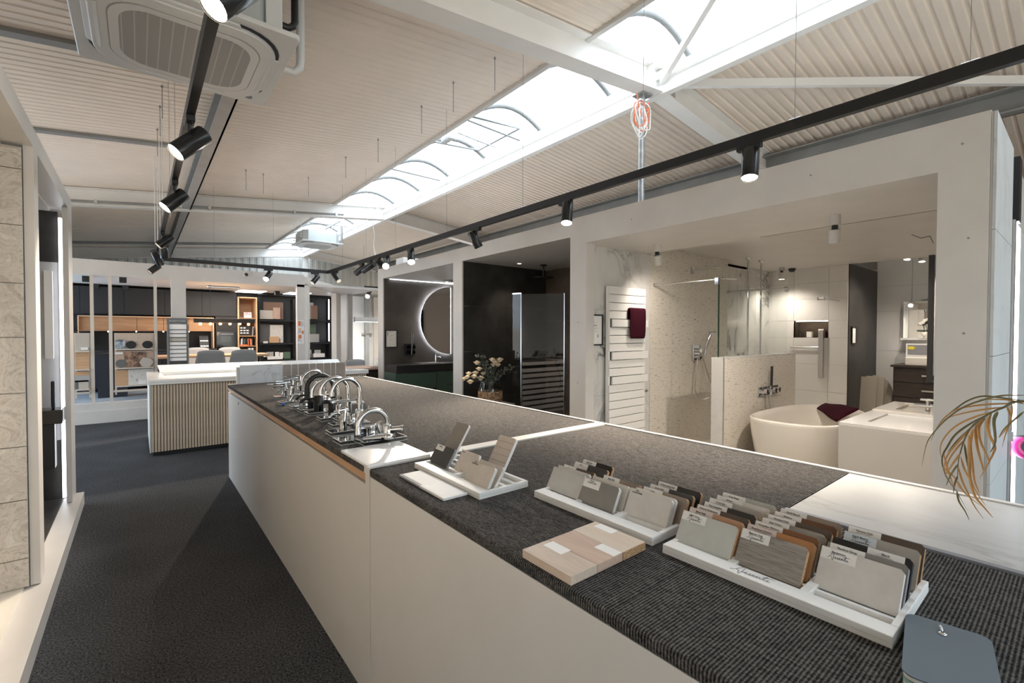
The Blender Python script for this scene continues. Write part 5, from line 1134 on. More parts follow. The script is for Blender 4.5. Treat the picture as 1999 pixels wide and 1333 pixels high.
# pendant lamp with six bulbs
t = thing('pendant_lamp', 'black bar pendant with six glowing amber bulbs over the dining table', 'lamp', (1.3, 11.2, 1.7))
YP = 11.2; a, b_ = at(378, 621, Y=YP), at(497, 631, Y=YP)
B(a.x, b_.x, YP-.03, YP+.03, b_.z+.0, a.z).build('bar', 'black', t, bevel=.003)
for px, py in ((391, 632), (411, 632), (430, 632), (449, 632), (468, 632), (485, 633)):
    p = at(px, py, Y=YP); s = MB().cyl((p.x, p.y, b_.z), (p.x, p.y, p.z+.03), .012, 8).build('socket', 'black', t); MB().ball(p, .028, 12, 8).build('bulb', 'amber', t)
for px in (410, 467): 
    p = at(px, 560, Y=YP); MB().cyl((p.x, YP, a.z), (p.x, YP, 2.45), .003, 5).build('cord', 'black', t)
a, b_ = at(405, 558, Z=2.46), at(470, 560, Z=2.46); B(a.x, b_.x, a.y-.03, a.y+.03, 2.435, 2.469).build('canopy', 'black', t)
light('pendant_glow', 'POINT', (1.35, YP, 1.62), 14, (1, .62, .32), shadow_soft_size=.3)
# dining table and chairs
t = thing('dining_table', 'oak dining table under the amber pendant', 'table', (1.2, 11.1, ZK))
x0, x1 = at(330, 705, Y=11).x-.2, at(523, 700, Y=11).x; zt_ = 1.04
B(x0, x1, 10.85, 11.7, zt_-.04, zt_).build('tabletop', 'oak_light', t, bevel=.003)
for x in (x0+.1, x1-.16):
    for y in (10.92, 11.58): B(x, x+.06, y, y+.06, ZK, zt_-.04).build('leg', 'black', t)
def chair(c, rz, label, zf=ZK, grp='grey upholstered dining chairs'):
    t = thing('dining_chair', label, 'chair', (c[0], c[1], zf), grp, rz); Mx = t.matrix_basis
    MB().prism([v+Vector((0, .0, .44)) for v in rrect(.46, .46, .09)], (0, 0, .07), Mx).build('seat', 'grey_fabric', t, bevel=.015)
    vs = []; n = 12
    for j in range(7):
        v = j/6
        for i in range(n+1):
            u = i/n-.5; w = .50*(1-.18*v*v); vs.append(Mx @ Vector((u*w, -.20-.10*v-.10*(.25-u*u)*1.2, .47+.40*v-.03*(abs(u)*2)**4*v)))
    o = MB().add(vs, [(j*(n+1)+i, j*(n+1)+i+1, (j+1)*(n+1)+i+1, (j+1)*(n+1)+i) for j in range(6) for i in range(n)], True).build('backrest', 'grey_fabric', t)
    md = o.modifiers.new('thick', 'SOLIDIFY'); md.thickness = .045; md.offset = 0
    for sx in (-1, 1):
        for sy in (-1, 1): MB().tube([Mx @ Vector((sx*.16, sy*.16, .44)), Mx @ Vector((sx*.22, sy*.22, 0))], [.014, .010], 8).build('leg', 'black', t)
chair((at(408, 700, Y=10.6).x, 10.62), PI*0, 'grey dining chair before the table, left one of the front pair'); chair((at(468, 700, Y=10.6).x, 10.60), .1, 'grey dining chair before the table, right one of the front pair')
chair((at(394, 695, Y=11.85).x-.05, 11.86), PI, 'grey dining chair behind the table, with swatches above it'); chair((at(450, 695, Y=11.9).x+.05, 11.86), PI+.1, 'grey dining chair behind the table, partly hidden by the front right one')
t = thing('swatch_rack', 'black rack of decor swatches on the kitchen worktop', 'rack', (1.1, 12.5, 1.13))
a, b_ = at(390, 670, Y=12.45), at(408, 683, Y=12.45); MB().prism([(a.x, 12.4, 1.13), (b_.x, 12.4, 1.13), (b_.x, 12.6, 1.42), (a.x, 12.6, 1.42)], (0, .02, 0)).build('board', 'dark_panel', t)
for i in range(6): 
    u = .08+(i % 3)*.3; v = .15+(i//3)*.4; MB().box(0, .045, -.003, 0, 0, .03, Matrix.Translation((a.x+(b_.x-a.x)*u, 12.4+.2*v-.004, 1.13+.29*v)) @ Matrix.Rotation(-.6, 4, 'X')).build('swatch', 'paper', t)
# brochure stand
t = thing('tile_brochure_stand', 'grey stand with a column of white stone samples at the white pier', 'stand', (.5, 9.9, .2))
YS = 9.85; a, b_ = at(324, 620, Y=YS), at(368, 620, Y=YS); a2, b2 = at(330, 716, Y=YS), at(370, 716, Y=YS)
zt_, zb = a.z, .0; yt = YS+.12
def fr(u, z): return a.x+.012+(b_.x-a.x-.02)*u
MB().prism([(fr(0, 0), YS+.0, zb), (fr(1, 0), YS+.0, zb), (fr(1, 0), YS+.06, zt_), (fr(0, 0), YS+.06, zt_)], (0, .05, 0)).build('back_board', 'stand_grey', t)
for u in (0, .93): MB().box(fr(u, 0), fr(u+.07, 0), YS-.12, YS+.02, zb, zt_-.12).build('cheek', 'stand_grey', t)
ys = [633, 644, 651.5, 659, 667, 674.5, 682, 690, 697.5, 705]
for i in range(9):
    z1, z0 = at(348, ys[i], Y=YS-.02).z, at(348, ys[i+1]-1.5, Y=YS-.02).z
    MB().prism([(fr(.1, 0), YS-.10, z0), (fr(.9, 0), YS-.10, z0), (fr(.9, 0), YS-.085, z1), (fr(.1, 0), YS-.085, z1)], (0, .012, 0)).build('stone_sample', 'sample_white' if i != 3 else 'd_beige', t)
    MB().box(fr(.08, 0), fr(.92, 0), YS-.106, YS-.08, z0-.007, z0-.001).build('ledge', 'stand_grey', t)
text('PURSTONE', .036, frame_mx((fr(.5, 0), YS+.048, zt_-.055), (1, 0, 0), (0, .035, 1)), 'paper', t, spacing=1.35)
text('stone collection', .016, frame_mx((fr(.5, 0), YS+.046, zt_-.10), (1, 0, 0), (0, .035, 1)), 'paper', t, shear=.3)
# sample ledges between the posts
def ledge_rack(px0, px1, label, rows, Y):
    t = thing('sample_rack', label, 'rack', (at(px0, 700, Y=Y).x, Y, .5))
    for (top, bot, pieces) in rows:
        a, b_ = at(px0, bot, Y=Y), at(px1, bot, Y=Y); B(a.x, b_.x, Y-.07, Y+.02, a.z-.02, a.z).build('ledge', 'oak_white', t)
        for (u0, u1, v0, v1, m, kind) in pieces:
            x0, x1 = at(px0+(px1-px0)*u0, bot, Y=Y).x, at(px0+(px1-px0)*u1, bot, Y=Y).x; zA = at(px0, top, Y=Y).z; z1 = a.z+(zA-a.z)*(1-v0); z0 = a.z+(zA-a.z)*(1-v1)+.001
            dy = -.012 if v0 > 0 else .0
            if kind == 'r': B(x0, x1, Y-.012+dy*1.5, Y+dy*1.5, z0, z1).build('sample_board', m, t)
            elif kind == 'o': MB().prism([((x0+x1)/2+(x1-x0)/2*math.cos(2*PI*i/20), Y-.02+dy, max(z0, (z0+z1)/2+(z1-z0)/2*math.sin(2*PI*i/20)+.0)) for i in range(20)], (0, .01, 0)).build('sample_board', m, t)
            else: MB().prism([((x0+x1)/2+(x1-x0)/2*math.cos(PI*i/3), Y-.022+dy, (z0+z1)/2+(z1-z0)*.56*math.sin(PI*i/3)) for i in range(6)], (0, .01, 0)).build('sample_board', m, t)
    a = at(px0, rows[0][0], Y=Y); z = at(px0, rows[-1][1], Y=Y).z
    for px in (px0, px1): x = at(px, 700, Y=Y).x; B(x-.012, x+.012, Y, Y+.03, z-.15, a.z).build('side_bar', 'oak_white', t)
ledge_rack(225.5, 300, 'sample rack with oval black stones between the middle and right posts', [
    (650, 681, [(0, 1, 0, 1, 'wood_pale', 'r'), (.0, .26, .42, 1, 'photo_blue', 'r'), (.27, .55, .5, 1, 'dark_panel', 'o'), (.70, .98, .5, 1, 'dark_panel', 'o')]),
    (685, 718, [(0, 1, 0, 1, 'wood_pink', 'r'), (.24, .78, .08, .98, 'photo_rust', 'r'), (0, .3, .5, 1, 'd_slate', 'o'), (.62, 1.0, .42, 1, 'd_beige', 'h'), (0, .2, .08, .2, 'paper', 'r')]),
    (722, 753, [(0, .34, .0, 1, 'oak_light', 'r'), (.34, 1, 0, 1, 'terrazzo_l', 'r'), (.6, .82, .7, .98, 'paper', 'r')])], YK+.02)
ledge_rack(147, 175, 'sample rack with grey and oak boards left of the left post', [
    (650, 685, [(0, 1, 0, 1, 'd_beige', 'r'), (.4, .9, .8, .95, 'paper', 'r')]),
    (686, 721, [(0, 1, 0, 1, 'oak_light', 'r')]),
    (725, 760, [(0, 1, 0, .25, 'oak_light', 'r'), (0, 1, .25, .6, 'd_grey', 'r'), (.25, .95, .5, 1, 'd_beige', 'r'), (0, .24, .5, 1, 'd_slate', 'r')])], YK+.02)
a = at(222, 762, Y=YK+.03); b_ = at(301, 762, Y=YK+.03); tag(B(a.x, b_.x, YK+.0, YK+.06, a.z-.03, a.z).build('cross_rail', 'oak_white'), 'pale cross rail below the sample rack with oval stones', 'rail')
a = at(147, 766, Y=YK+.03); b_ = at(175.5, 766, Y=YK+.03); tag(B(a.x, b_.x, YK+.0, YK+.06, a.z-.03, a.z).build('cross_rail', 'oak_white'), 'pale cross rail below the left sample rack', 'rail')
# ------------------------------------------------------------------ reception desk with slatted front
t = thing('reception_desk', 'reception desk with limed oak slat front and white basin-like top', 'desk', (1.4, 7.6, 0))
YD = 7.02; XD0, XD1 = .09, 2.75; ZD = .865
B(XD0+.03, XD1, YD+.06, 8.4, 0, .05).build('plinth', 'black', t); B(XD0+.012, XD1, YD+.022, 8.45, .05, ZD).build('carcass', 'counter_white', t)
B(XD0, XD0+.012, YD, 8.45, .05, ZD).build('side_panel', 'pale_green', t); B(XD0+.014, XD1, YD+.014, YD+.022, .05, ZD).build('slat_backing', 'wenge', t)
n = 86; st = (XD1-XD0-.02)/n; s0 = None
for i in range(n):
    if s0 is None: s0 = B(0, st*.78, -.0, .02, .055, ZD-.004).build('slat', 'slat', t, bevel=.003); base_mx = s0.matrix_basis.copy(); s0.matrix_basis = Matrix.Translation((XD0+.016, YD-.006, 0)); continue
    share(s0, t, Matrix.Translation((XD0+.016+i*st, YD-.006, 0)))
ZD1 = ZD+.062
mb = MB(); y0, y1 = YD-.03, 8.46
P = lambda x, y, z: (x, y, z)
xi, yi0, yi1 = XD0+.16, YD+.16, 8.18
x1_ = XD1+.02
mb.box(XD0-.012, x1_, y0, y1, ZD, ZD1-.035)
mb.prism([P(XD0-.012, y0, ZD1-.035), P(x1_, y0, ZD1-.035), P(x1_, yi0, ZD1-.035), P(XD0-.012, yi0, ZD1-.035)], (0, 0, .035)); mb.box(XD0-.012, xi, yi0, y1, ZD1-.035, ZD1)
mb.box(xi, x1_, yi1, y1, ZD1-.035, ZD1)
mb.prism([P(xi-.02, yi1, ZD1), P(xi-.05, yi1+.14, ZD1+.10), P(xi-.05, yi1+.18, ZD1+.10), P(xi-.02, yi1+.28, ZD1)], (x1_-xi+.02, 0, 0)); mb.build('worktop', 'white_gloss', t, bevel=.006)
# ------------------------------------------------------------------ office corner beyond the mirror bay
struct(B(3.9, 9, 15.9, 16.0, 0, 3.02).build('wall_back', 'white'), 'white wall of the office corner beyond the wing', 'wall')
t = thing('wall_rail', 'dark grey rail across the wall of the office corner', 'rail', (6, 15.85, 2.8))
a, b_ = at(655, 574, Y=15.88), at(745, 578, Y=15.88); B(a.x, b_.x+.6, 15.84, 15.9, a.z-.05, a.z+.05).build('rail', 'grey_steel', t)
for i, (x0, x1, m) in enumerate(((4.4, 6.2, 'tile_white'), (6.45, 7.6, 'beige_panel'))):
    tag(B(x0, x1, 15.80, 15.83, .05, 2.74).build('wall_panel', m, bevel=.004), ('wide off white sample panel in the office corner', 'narrow beige wood sample panel in the office corner')[i], 'panel')
t = thing('mounting_post', 'grey steel post before the panels of the office corner', 'post', (6.3, 15.7, 0))
a = at(716, 640, Y=15.7); B(a.x-.07, a.x+.07, 15.66, 15.74, 0, 2.78).build('post', 'grey_steel', t); B(a.x-.16, a.x+.16, 15.64, 15.75, at(716, 652, Y=15.7).z-.04, at(716, 652, Y=15.7).z+.03).build('clamp', 'steel', t)
a, b_ = at(692, 619, Y=14.0), at(760, 629, Y=14.0); t = thing('linear_lamp', 'white linear pendant lamp over the office corner table', 'lamp', (a.x, 14, b_.z)); B(a.x, b_.x, 13.96, 14.04, b_.z, a.z).build('housing', 'white_gloss', t); B(a.x+.02, b_.x-.02, 13.97, 14.03, b_.z-.004, b_.z).build('diffuser', 'led_soft', t); light('linear_glow', 'AREA', ((a.x+b_.x)/2, 14, b_.z-.02), 32, (1, .95, .88), (0, .25, -1), shape='RECTANGLE', size=1.0, size_y=.1); B(a.x-.01, a.x, 13.955, 14.045, b_.z-.01, a.z+.01).build('end_cap', 'grey_steel', t)
for x in (a.x+.3, b_.x-.1): MB().cyl((x, 14, a.z), (x, 14, zc(x)), .004, 5).build('cord', 'grey_steel', t)
t = thing('track_spotlight', 'lit spotlight on a short black rail in the office corner', 'spotlight', (6, 14.5, 2.6), 'track spotlights')
a, b_, c = at(711, 560, Y=14.5), at(760, 560, Y=14.5), at(722, 568, Y=14.5); B(a.x, b_.x, 14.47, 14.53, a.z-.03, a.z+.03).build('rail', 'black', t); MB().cyl((c.x, 14.5, a.z-.03), (c.x, 14.5, c.z), .02, 8).build('arm', 'black', t); q = at(717.5, 578, Y=14.35); MB().cyl(c, q, .07, 14).build('can', 'spot_black', t); MB().ball(q, .066, 10, 6).build('lens', 'lamp', t)
for x in (a.x+.2, b_.x-.2): MB().cyl((x, 14.5, a.z+.03), (x, 14.5, zc(x)), .004, 5).build('suspension_wire', 'grey_steel', t)
t = thing('office_table', 'wood topped table with a dark drawer block left of the white facade post', 'table', (3.6, 9.4, 0))
a, b_ = at(678, 720, Z=.78), at(742, 716, Z=.78); yy = 9.25
B(2.95, 3.95, 9.1, 9.9, .74, .78).build('tabletop', 'oak_pink', t, bevel=.003); B(3.0, 3.04, 9.15, 9.85, 0, .74).build('side_panel', 'black', t); B(3.3, 3.9, 9.16, 9.8, .12, .72).build('drawer_block', 'wenge', t); B(3.86, 3.9, 9.15, 9.85, 0, .74).build('side_panel', 'black', t)
B(3.1, 3.38, 9.05, 9.25, .60, .62).build('keyboard_tray', 'steel', t)
chair((at(694, 700, Y=10.4).x, 10.4), PI*.9, 'grey chair behind the office table at the white facade', 0.0, 'grey upholstered dining chairs')
tag(MB().lathe([(.09, 0), (.12, .02), (.12, .03), (.02, .025)], at(733, 716, Z=.785), 18).lathe([(.05, .03), (.05, .16), (.03, .2), (0, .2)], at(739, 714, Z=.785), 14).build('table_lamp', 'white_gloss'), 'small white lamp on the office table', 'lamp')
# ------------------------------------------------------------------ taps on acrylic bases
def tap(base, label, mat='chrome', kind='arch', top=None, spout=None, r=.011, body=.022, bh=.05, plate=(.12, .10), lever='pin', blue=False):
    b = at(*base, Z=ZC+.02); t = thing('display_tap', label, 'tap', (b.x, b.y, ZC), 'taps on acrylic bases')
    w, d = plate; B(b.x-w*.65, b.x+w*.35, b.y-d/2, b.y+d/2, ZC+.0005, ZC+.019).build('acrylic_base', 'acrylic', t, bevel=.002)
    mb = MB().box(b.x-w*.65, b.x+w*.35, b.y-d/2-.0006, b.y-d/2, ZC+.001, ZC+.003).box(b.x-w*.65-.0006, b.x-w*.65, b.y-d/2, b.y+d/2, ZC+.016, ZC+.019).box(b.x-w*.65, b.x+w*.35, b.y-d/2, b.y-d/2+.003, ZC+.0185, ZC+.0195).box(b.x-w*.65, b.x+w*.35, b.y+d/2-.003, b.y+d/2, ZC+.0185, ZC+.0195).box(b.x-w*.65, b.x-w*.65+.003, b.y-d/2+.003, b.y+d/2-.003, ZC+.0185, ZC+.0195).box(b.x+w*.35-.003, b.x+w*.35, b.y-d/2+.003, b.y+d/2-.003, ZC+.0185, ZC+.0195).box(b.x-w*.65-.0008, b.x-w*.65, b.y-d/2, b.y+d/2, ZC+.001, ZC+.004)
    mb.build('edge_glint', 'white_gloss', t)  # thin white strips paint in the bright light along the clear acrylic edges
    z0 = ZC+.0195
    MB().lathe([(body, z0), (body, z0+bh*.9), (body*.8, z0+bh), (r, z0+bh)], (b.x, b.y, 0), 18).build('body', mat, t)
    if spout: s = at(*spout, Y=b.y)
    if kind == 'arch':
        zt = at((base[0]+spout[0])/2, top, Y=b.y).z-r; R_ = abs(b.x-s.x)/2; cx = (b.x+s.x)/2; zs = zt-R_
        pts = [(b.x, b.y, z0+bh*.8), (b.x, b.y, max(zs, z0+bh))]+[(cx+R_*math.cos(a), b.y, zs+R_*math.sin(a)) for a in [PI*i/16 for i in range(1, 16)]]+[(s.x, b.y, zs), (s.x-.0, b.y, min(zs-.002, s.z))]
        MB().tube(pts, r, 12).build('spout', mat, t); MB().cyl((s.x, b.y, min(zs-.002, s.z)+.012), (s.x, b.y, min(zs-.002, s.z)-.012), r*1.15, 12).build('aerator', mat, t)
    elif kind == 'curve':
        zt = at((base[0]*2+spout[0])/3, top, Y=b.y).z
        MB().tube([(b.x, b.y, zt-.02), (b.x-.02, b.y, zt-.004), (b.x*.6+s.x*.4, b.y, zt), (b.x*.25+s.x*.75, b.y, zt-.004), (s.x+.012, b.y, zt-.018), (s.x, b.y, s.z)], r, 10).build('spout', mat, t)
        MB().lathe([(body*1.0, z0), (body*1.0, zt+.012), (0, zt+.014)], (b.x, b.y, 0), 18).build('column', mat, t)
    elif kind == 'flat':
        zt = at(*spout, Y=b.y).z; MB().box(s.x, b.x+.02, b.y-.016, b.y+.016, zt-.016, zt).build('spout', mat, t, bevel=.003); MB().box(b.x-.018, b.x+.02, b.y-.018, b.y+.018, z0, zt-.01).build('column', mat, t, bevel=.003)
    zc_ = z0+bh
    if lever == 'pin': MB().cyl((b.x, b.y-.01, z0+bh*.55), (b.x+.03, b.y-.045, z0+bh*.6), .009, 10).tube([(b.x+.03, b.y-.045, z0+bh*.6), (b.x+.035, b.y-.05, z0+bh*.6+.05)], .005, 8).build('lever', mat, t)
    elif lever == 'knob': MB().cyl((b.x, b.y, z0+bh*.5), (b.x+.055, b.y-.045, z0+bh*.62), .016, 14).cyl((b.x+.055, b.y-.045, z0+bh*.62), (b.x+.062, b.y-.05, z0+bh*.62), .019, 14).build('lever', mat, t)
    elif lever == 'flat':
        zt = (at(base[0], top, Y=b.y).z if top else zc_)+.012; MB().cyl((b.x, b.y, zt-.04), (b.x, b.y, zt), .012, 10).box(b.x-.13, b.x+.03, b.y-.016, b.y+.016, zt, zt+.008).build('lever', mat, t)
    elif lever == 'cross':
        zt = (at(base[0], top, Y=b.y).z if top else zc_)+.012; MB().cyl((b.x, b.y, zt-.03), (b.x, b.y, zt), .014, 10).cyl((b.x-.03, b.y-.02, zt), (b.x+.03, b.y+.02, zt), .008, 8).cyl((b.x-.05, b.y, zt), (b.x+.03, b.y, zt), .007, 8).build('lever', mat, t)
    elif lever == 'slab':
        zt = at(*spout, Y=b.y).z if spout else zc_; MB().box(-.018, .018, -.016, .016, -.07, .02, Matrix.Translation((b.x+.035, b.y-.01, zt-.01)) @ Matrix.Rotation(-.45, 4, 'Y')).build('lever', mat, t, bevel=.002)
    if blue: p = at(553, 789, Z=ZC+.01); MB().ball(p, .012, 8, 6).build('cap', 'blue_cap', t, label='blue protective cap')
    return t
tap((757, 851), 'chrome tap with round arched spout and knob lever, nearest to the glossy slab', top=795, spout=(699, 843), r=.014, bh=.06, lever='knob', plate=(.22, .12))
tap((703, 822), 'tall chrome gooseneck tap, nearest of the tall arches', top=735, spout=(648, 757), r=.012, bh=.07, lever='pin')
tap((680, 815), 'tall chrome gooseneck tap, second of the tall arches', top=733, spout=(626, 762), r=.012, bh=.07)
tap((661, 807), 'tall chrome gooseneck tap, third arch just before the black one', top=737, spout=(609, 772), r=.011, bh=.06)
tap((651, 797), 'matt black gooseneck tap behind the chrome arches', 'black', top=728, spout=(599, 767), r=.015, bh=.06, body=.024)
tap((634, 778), 'chrome gooseneck tap farthest along the row, tallest in the photo', top=720, spout=(590, 748), r=.012, bh=.06)
tap((689, 822), 'chrome tap with flat angular spout and slanted slab lever', kind='flat', spout=(646, 782), lever='slab', plate=(.20, .09))
tap((703, 851), 'dark mirror chrome block tap at the front of the row', 'black_mirror', kind='flat', spout=(688, 828), lever='none', plate=(.18, .12), body=.03)
tap((727, 850), 'chrome block tap with wedge spout inside the nearest round arch', kind='flat', spout=(700, 832), lever='slab', plate=(.14, .1))
tap((622, 802), 'matt black basin tap with fat cylinder body and curved spout', 'black', kind='curve', top=776, spout=(586, 787), r=.011, body=.030, lever='none')
tap((607, 796), 'matt black basin tap with slim curved spout behind the fat one', 'black', kind='curve', top=771, spout=(577, 780), r=.008, body=.022, lever='none')
tap((648, 812), 'matt black column tap with a cross handle between the chrome arches', 'black', kind='curve', top=785, spout=(622, 790), r=.008, body=.022, lever='cross')
tap((670, 838), 'small chrome tap in front of the tall arches with a straight lever', kind='curve', top=806, spout=(640, 815), r=.010, body=.02, lever='cross')
tap((590, 790), 'small chrome basin tap with glass clear base and drooping spout', kind='curve', top=770, spout=(566, 782), r=.009, body=.02, lever='pin')
tap((566, 782), 'chrome lever tap with a blue protective cap on its base', kind='curve', top=757, spout=(540, 765), r=.010, body=.018, lever='flat', blue=True)
tap((556, 772), 'chrome lever tap at the far left of the row, lowest flat lever', kind='curve', top=752, spout=(530, 758), r=.010, body=.018, lever='flat')
tap((570, 768), 'chrome lever tap at the far left of the row, middle flat lever', kind='curve', top=745, spout=(545, 752), r=.010, body=.018, lever='flat')
tap((585, 762), 'chrome lever tap at the far end of the row, topmost flat lever', kind='curve', top=737, spout=(560, 745), r=.010, body=.018, lever='flat')
tap((600, 770), 'tall slim chrome tap at the far end with short flat spout', kind='flat', spout=(575, 742), lever='none', plate=(.1, .1))
t = thing('hand_shower', 'chrome hand shower lying on its clear base beside the glossy slab', 'shower', at(735, 855, Z=ZC+.02))
c = at(735, 855, Z=ZC+.034); MB().tube([c+Vector((-.06, .02, 0)), c+Vector((.03, -.01, .004))], [.010, .016], 10).lathe([(.0, .02), (.036, .016), (.036, -.004), (0, -.006)], c+Vector((.05, -.015, 0)), 18).build('handset', 'chrome', t)
# ------------------------------------------------------------------ sample trays
def tray(x0, x1, y0, y1, label, cols, rows, lip=.012):
    t = thing('sample_tray', label, 'tray', ((x0+x1)/2, (y0+y1)/2, ZC), 'white sample trays')
    h0, h1 = ZC+.0005, ZC+.022
    B(x0, x1, y0, y1, h0, h0+.008).build('tray_base', 'tray_white', t)
    mb = MB(); f = .042
    mb.box(x0, x0+f, y0, y1, h0+.008, h1); mb.box(x1-lip, x1, y0, y1, h0+.008, h1); mb.box(x0+f, x1-lip, y0, y0+lip, h0+.008, h1); mb.box(x0+f, x1-lip, y1-lip, y1, h0+.008, h1)
    for c in range(1, cols): y = y0+(y1-y0)*c/cols; mb.box(x0+f, x1-lip, y-.009, y+.009, h0+.008, h1)
    mb.build('tray_rim', 'tray_white', t, bevel=.0015)
    mb = MB(); st = (x1-lip-x0-f)/rows
    for r in range(1, rows): x = x0+f+st*r; mb.box(x-.004, x+.004, y0+lip, y1-lip, h0+.008, h1-.004)
    mb.build('slot_ribs', 'tray_white', t); return t
tray(.857, 1.066, 1.235, 1.69, 'white sample tray with a few tall ribbed boards beside the spiral booklet', 2, 4)
tray(1.015, 1.285, .692, 1.145, 'white sample tray in the middle, holding stone and wood samples', 3, 6)
TR3 = tray(1.005, 1.29, .205, .655, 'largest white sample tray in front, holding wood decor blocks', 3, 7)
ZB0 = ZC+.0165
DUMMY = [0]
def zm(o, s): return lambda x, y: (o[0]+x/s, o[1]+y/s)
z2, z3, z4, z1 = zm((1020, 870), 4.9975), zm((1280, 930), 4.9375), zm((1560, 1000), 4.002), zm((660, 800), 4.9975)
def scriptmark(o, ex, ey, w, parent, mat='ink'):
    """hand-lettered word drawn as a thin ribbon"""
    S_ = [[(0, .30), (.06, .36), (.12, .48), (.20, .78), (.24, .86), (.27, .75), (.28, .45), (.27, .22), (.24, .16), (.22, .24), (.20, .40), (.13, .44)],
          [(.29, .38), (.33, .40), (.37, .50), (.38, .42), (.36, .34), (.40, .36), (.44, .40), (.47, .50), (.48, .42), (.46, .34), (.51, .36), (.55, .45), (.57, .50), (.54, .49), (.53, .38), (.58, .36), (.62, .42), (.64, .50), (.64, .36), (.67, .46), (.70, .50), (.71, .38), (.75, .38), (.80, .62), (.83, .74), (.79, .45), (.81, .36), (.86, .40), (.90, .50), (.89, .36), (.96, .40)],
          [(.74, .64), (.86, .67), (1.0, .70)]]
    ez = Vector(ex).cross(Vector(ey)).normalized()
    for st in S_:
        mb = MB(); pts = [o+ex*(p[0]-.5)*w+ey*(p[1]-.45)*w*.62 for p in st]
        for i, (a, b_) in enumerate(zip(pts, pts[1:])):
            d = (b_-a).normalized(); s = d.cross(ez)*w*.009; e = d*w*.006
            mb.add([a-s-e, b_-s+e, b_+s+e, a+s-e], [(0, 1, 2, 3)])
        mb.build('signature', mat, parent)
def card(L_, R__, u, label, mat, edge='chip', th=.012, lab=None, lw=.45, lh=.28, lx=0.0, words=None, sig=False, cut=.006, front=None, labmat='paper'):
    """leaning sample: L_, R_ are the two top corners of its face, u runs up the face"""
    t = thing('decor_sample', label, 'sample', ((L_+R__)/2-u), 'leaning samples in the white trays')
    ex = (R__-L_).normalized(); uu = u.normalized(); nrm = uu.cross(ex).normalized()
    if nrm.x < 0: nrm = -nrm                    # nrm points away from the viewer
    Wd, H = (R__-L_).length, u.length; o = L_-u
    c = min(cut, Wd*.2)
    face = [o, o+ex*Wd, o+ex*Wd+uu*(H-c), o+ex*(Wd-c)+uu*H, o+ex*.0+uu*H]
    mb = MB().mat(0); back = [p+nrm*th for p in face]; n = len(face)
    mb.add(face+back, [tuple(range(n))]); mb.mat(0); mb.add(back, [tuple(range(n))[::-1]]); mb.mat(1); mb.add(face+back, [(i, (i+1) % n, n+(i+1) % n, n+i) for i in range(n)])
    mb.build('block', [mat, edge], t)
    if lab:
        q = o+uu*(H-lh*H if lab == 'deep' else H-.016)-nrm*.0006+ex*Wd*lx; hh = lh*H-.001 if lab == 'deep' else .0155
        MB().add([q, q+ex*Wd*lw, q+ex*Wd*lw+uu*hh, q+uu*hh], [(0, 1, 2, 3)]).build('label_sticker', labmat, t)
        cc = q+ex*Wd*lw*.5+uu*hh*(.72 if lab == 'deep' else .5)-nrm*.0004
        mx = frame_mx(cc, ex, uu)
        if words: text(words, .0062 if lab == 'deep' else .0065, mx, 'ink', t)
        if lab == 'deep':
            if sig: scriptmark(q+ex*Wd*lw*.52+uu*hh*.30-nrm*.0006, ex, uu, Wd*lw*.62, t)
            MB().add([q+ex*Wd*lw*a+uu*hh*b_-nrm*.0004 for a, b_ in ((.25, .56), (.75, .56), (.75, .59), (.25, .59))], [(0, 1, 2, 3)]).build('fine_print', 'ink_grey', t)
        else:
            MB().add([q+ex*Wd*lw*a+uu*hh*b_-nrm*.0004 for a, b_ in ((.25, .18), (.7, .18), (.7, .24), (.25, .24))], [(0, 1, 2, 3)]).build('fine_print', 'ink_grey', t)
    return t
def column(zf, bl, br, tl, tr, front, rest, th=.012):
    """front card from its corners; the others from their top corners"""
    pL, pR = at(*zf(*bl), Z=ZB0), at(*zf(*br), Z=ZB0); a = at(*zf(*tl), Y=pL.y); u = a-pL
    lean = .32; H = u.length; u = Vector((max(u.x, .012), 0, u.z))
    L_ = pL+u; R__ = Vector((pR.x, pR.y, 0)); R__ = Vector((L_.x, at(*zf(*tr), Z=L_.z).y, L_.z))
    card(L_, R__, u, **front, th=th if 'th' not in front else front.pop('th'))
    for tl_, tr_, kw in rest:
        s = kw.pop('s', 1.0); Lk = at(*zf(*tl_), Z=L_.z+u.z*(s-1)); yk = at(*zf(*tr_), Z=Lk.z).y
        uk = u*s
        card(Lk, Vector((Lk.x, yk, Lk.z)), uk, **kw)
D_ = lambda label, mat, **k: dict(label=label, mat=SAMPLE.get(mat, mat), **k)
scriptmark(Vector((1.026, at(1472, 1118, Z=ZC+.022).y, ZC+.0226)), Vector((0, -1, 0)), Vector((1, 0, 0)), .085, TR3, 'ink_grey')   # tray_print
# front tray, left column
column(z3, (180, 620), (695, 810), (275, 320), (820, 478), D_('grey green plain sample with handwritten brand label at the left front of the largest tray', 'fog', lab='deep', words='Light Grey', sig=True), [
    ((338, 288), (872, 438), D_('tan sample with pale pink label, second in the left column of the largest tray', 'honey2', lab='strip', words='Elmo Oak', labmat='label_pink')),
    ((402, 262), (935, 405), D_('black brown sample, third in the left column of the largest tray', 'mocha', lab='strip', words='Natural Anthracite', lx=.02)),
    ((470, 233), (995, 372), D_('near black sample, fourth in the left column of the largest tray', 'jet', lab='strip', words='Oak Graphite', lx=.02)),
    ((527, 200), (1050, 340), D_('ash grey sample, fifth in the left column of the largest tray', 'ash', lab='strip', words='Concrete')),
    ((600, 176), (1115, 315), D_('pearl sample, sixth in the left column of the largest tray', 'pearl', lab='strip', words='White', lw=.5)),
    ((655, 150), (1168, 285), D_('grey sage sample, last in the left column of the largest tray', 'sage', lab='strip', words='Grey Beige'))])
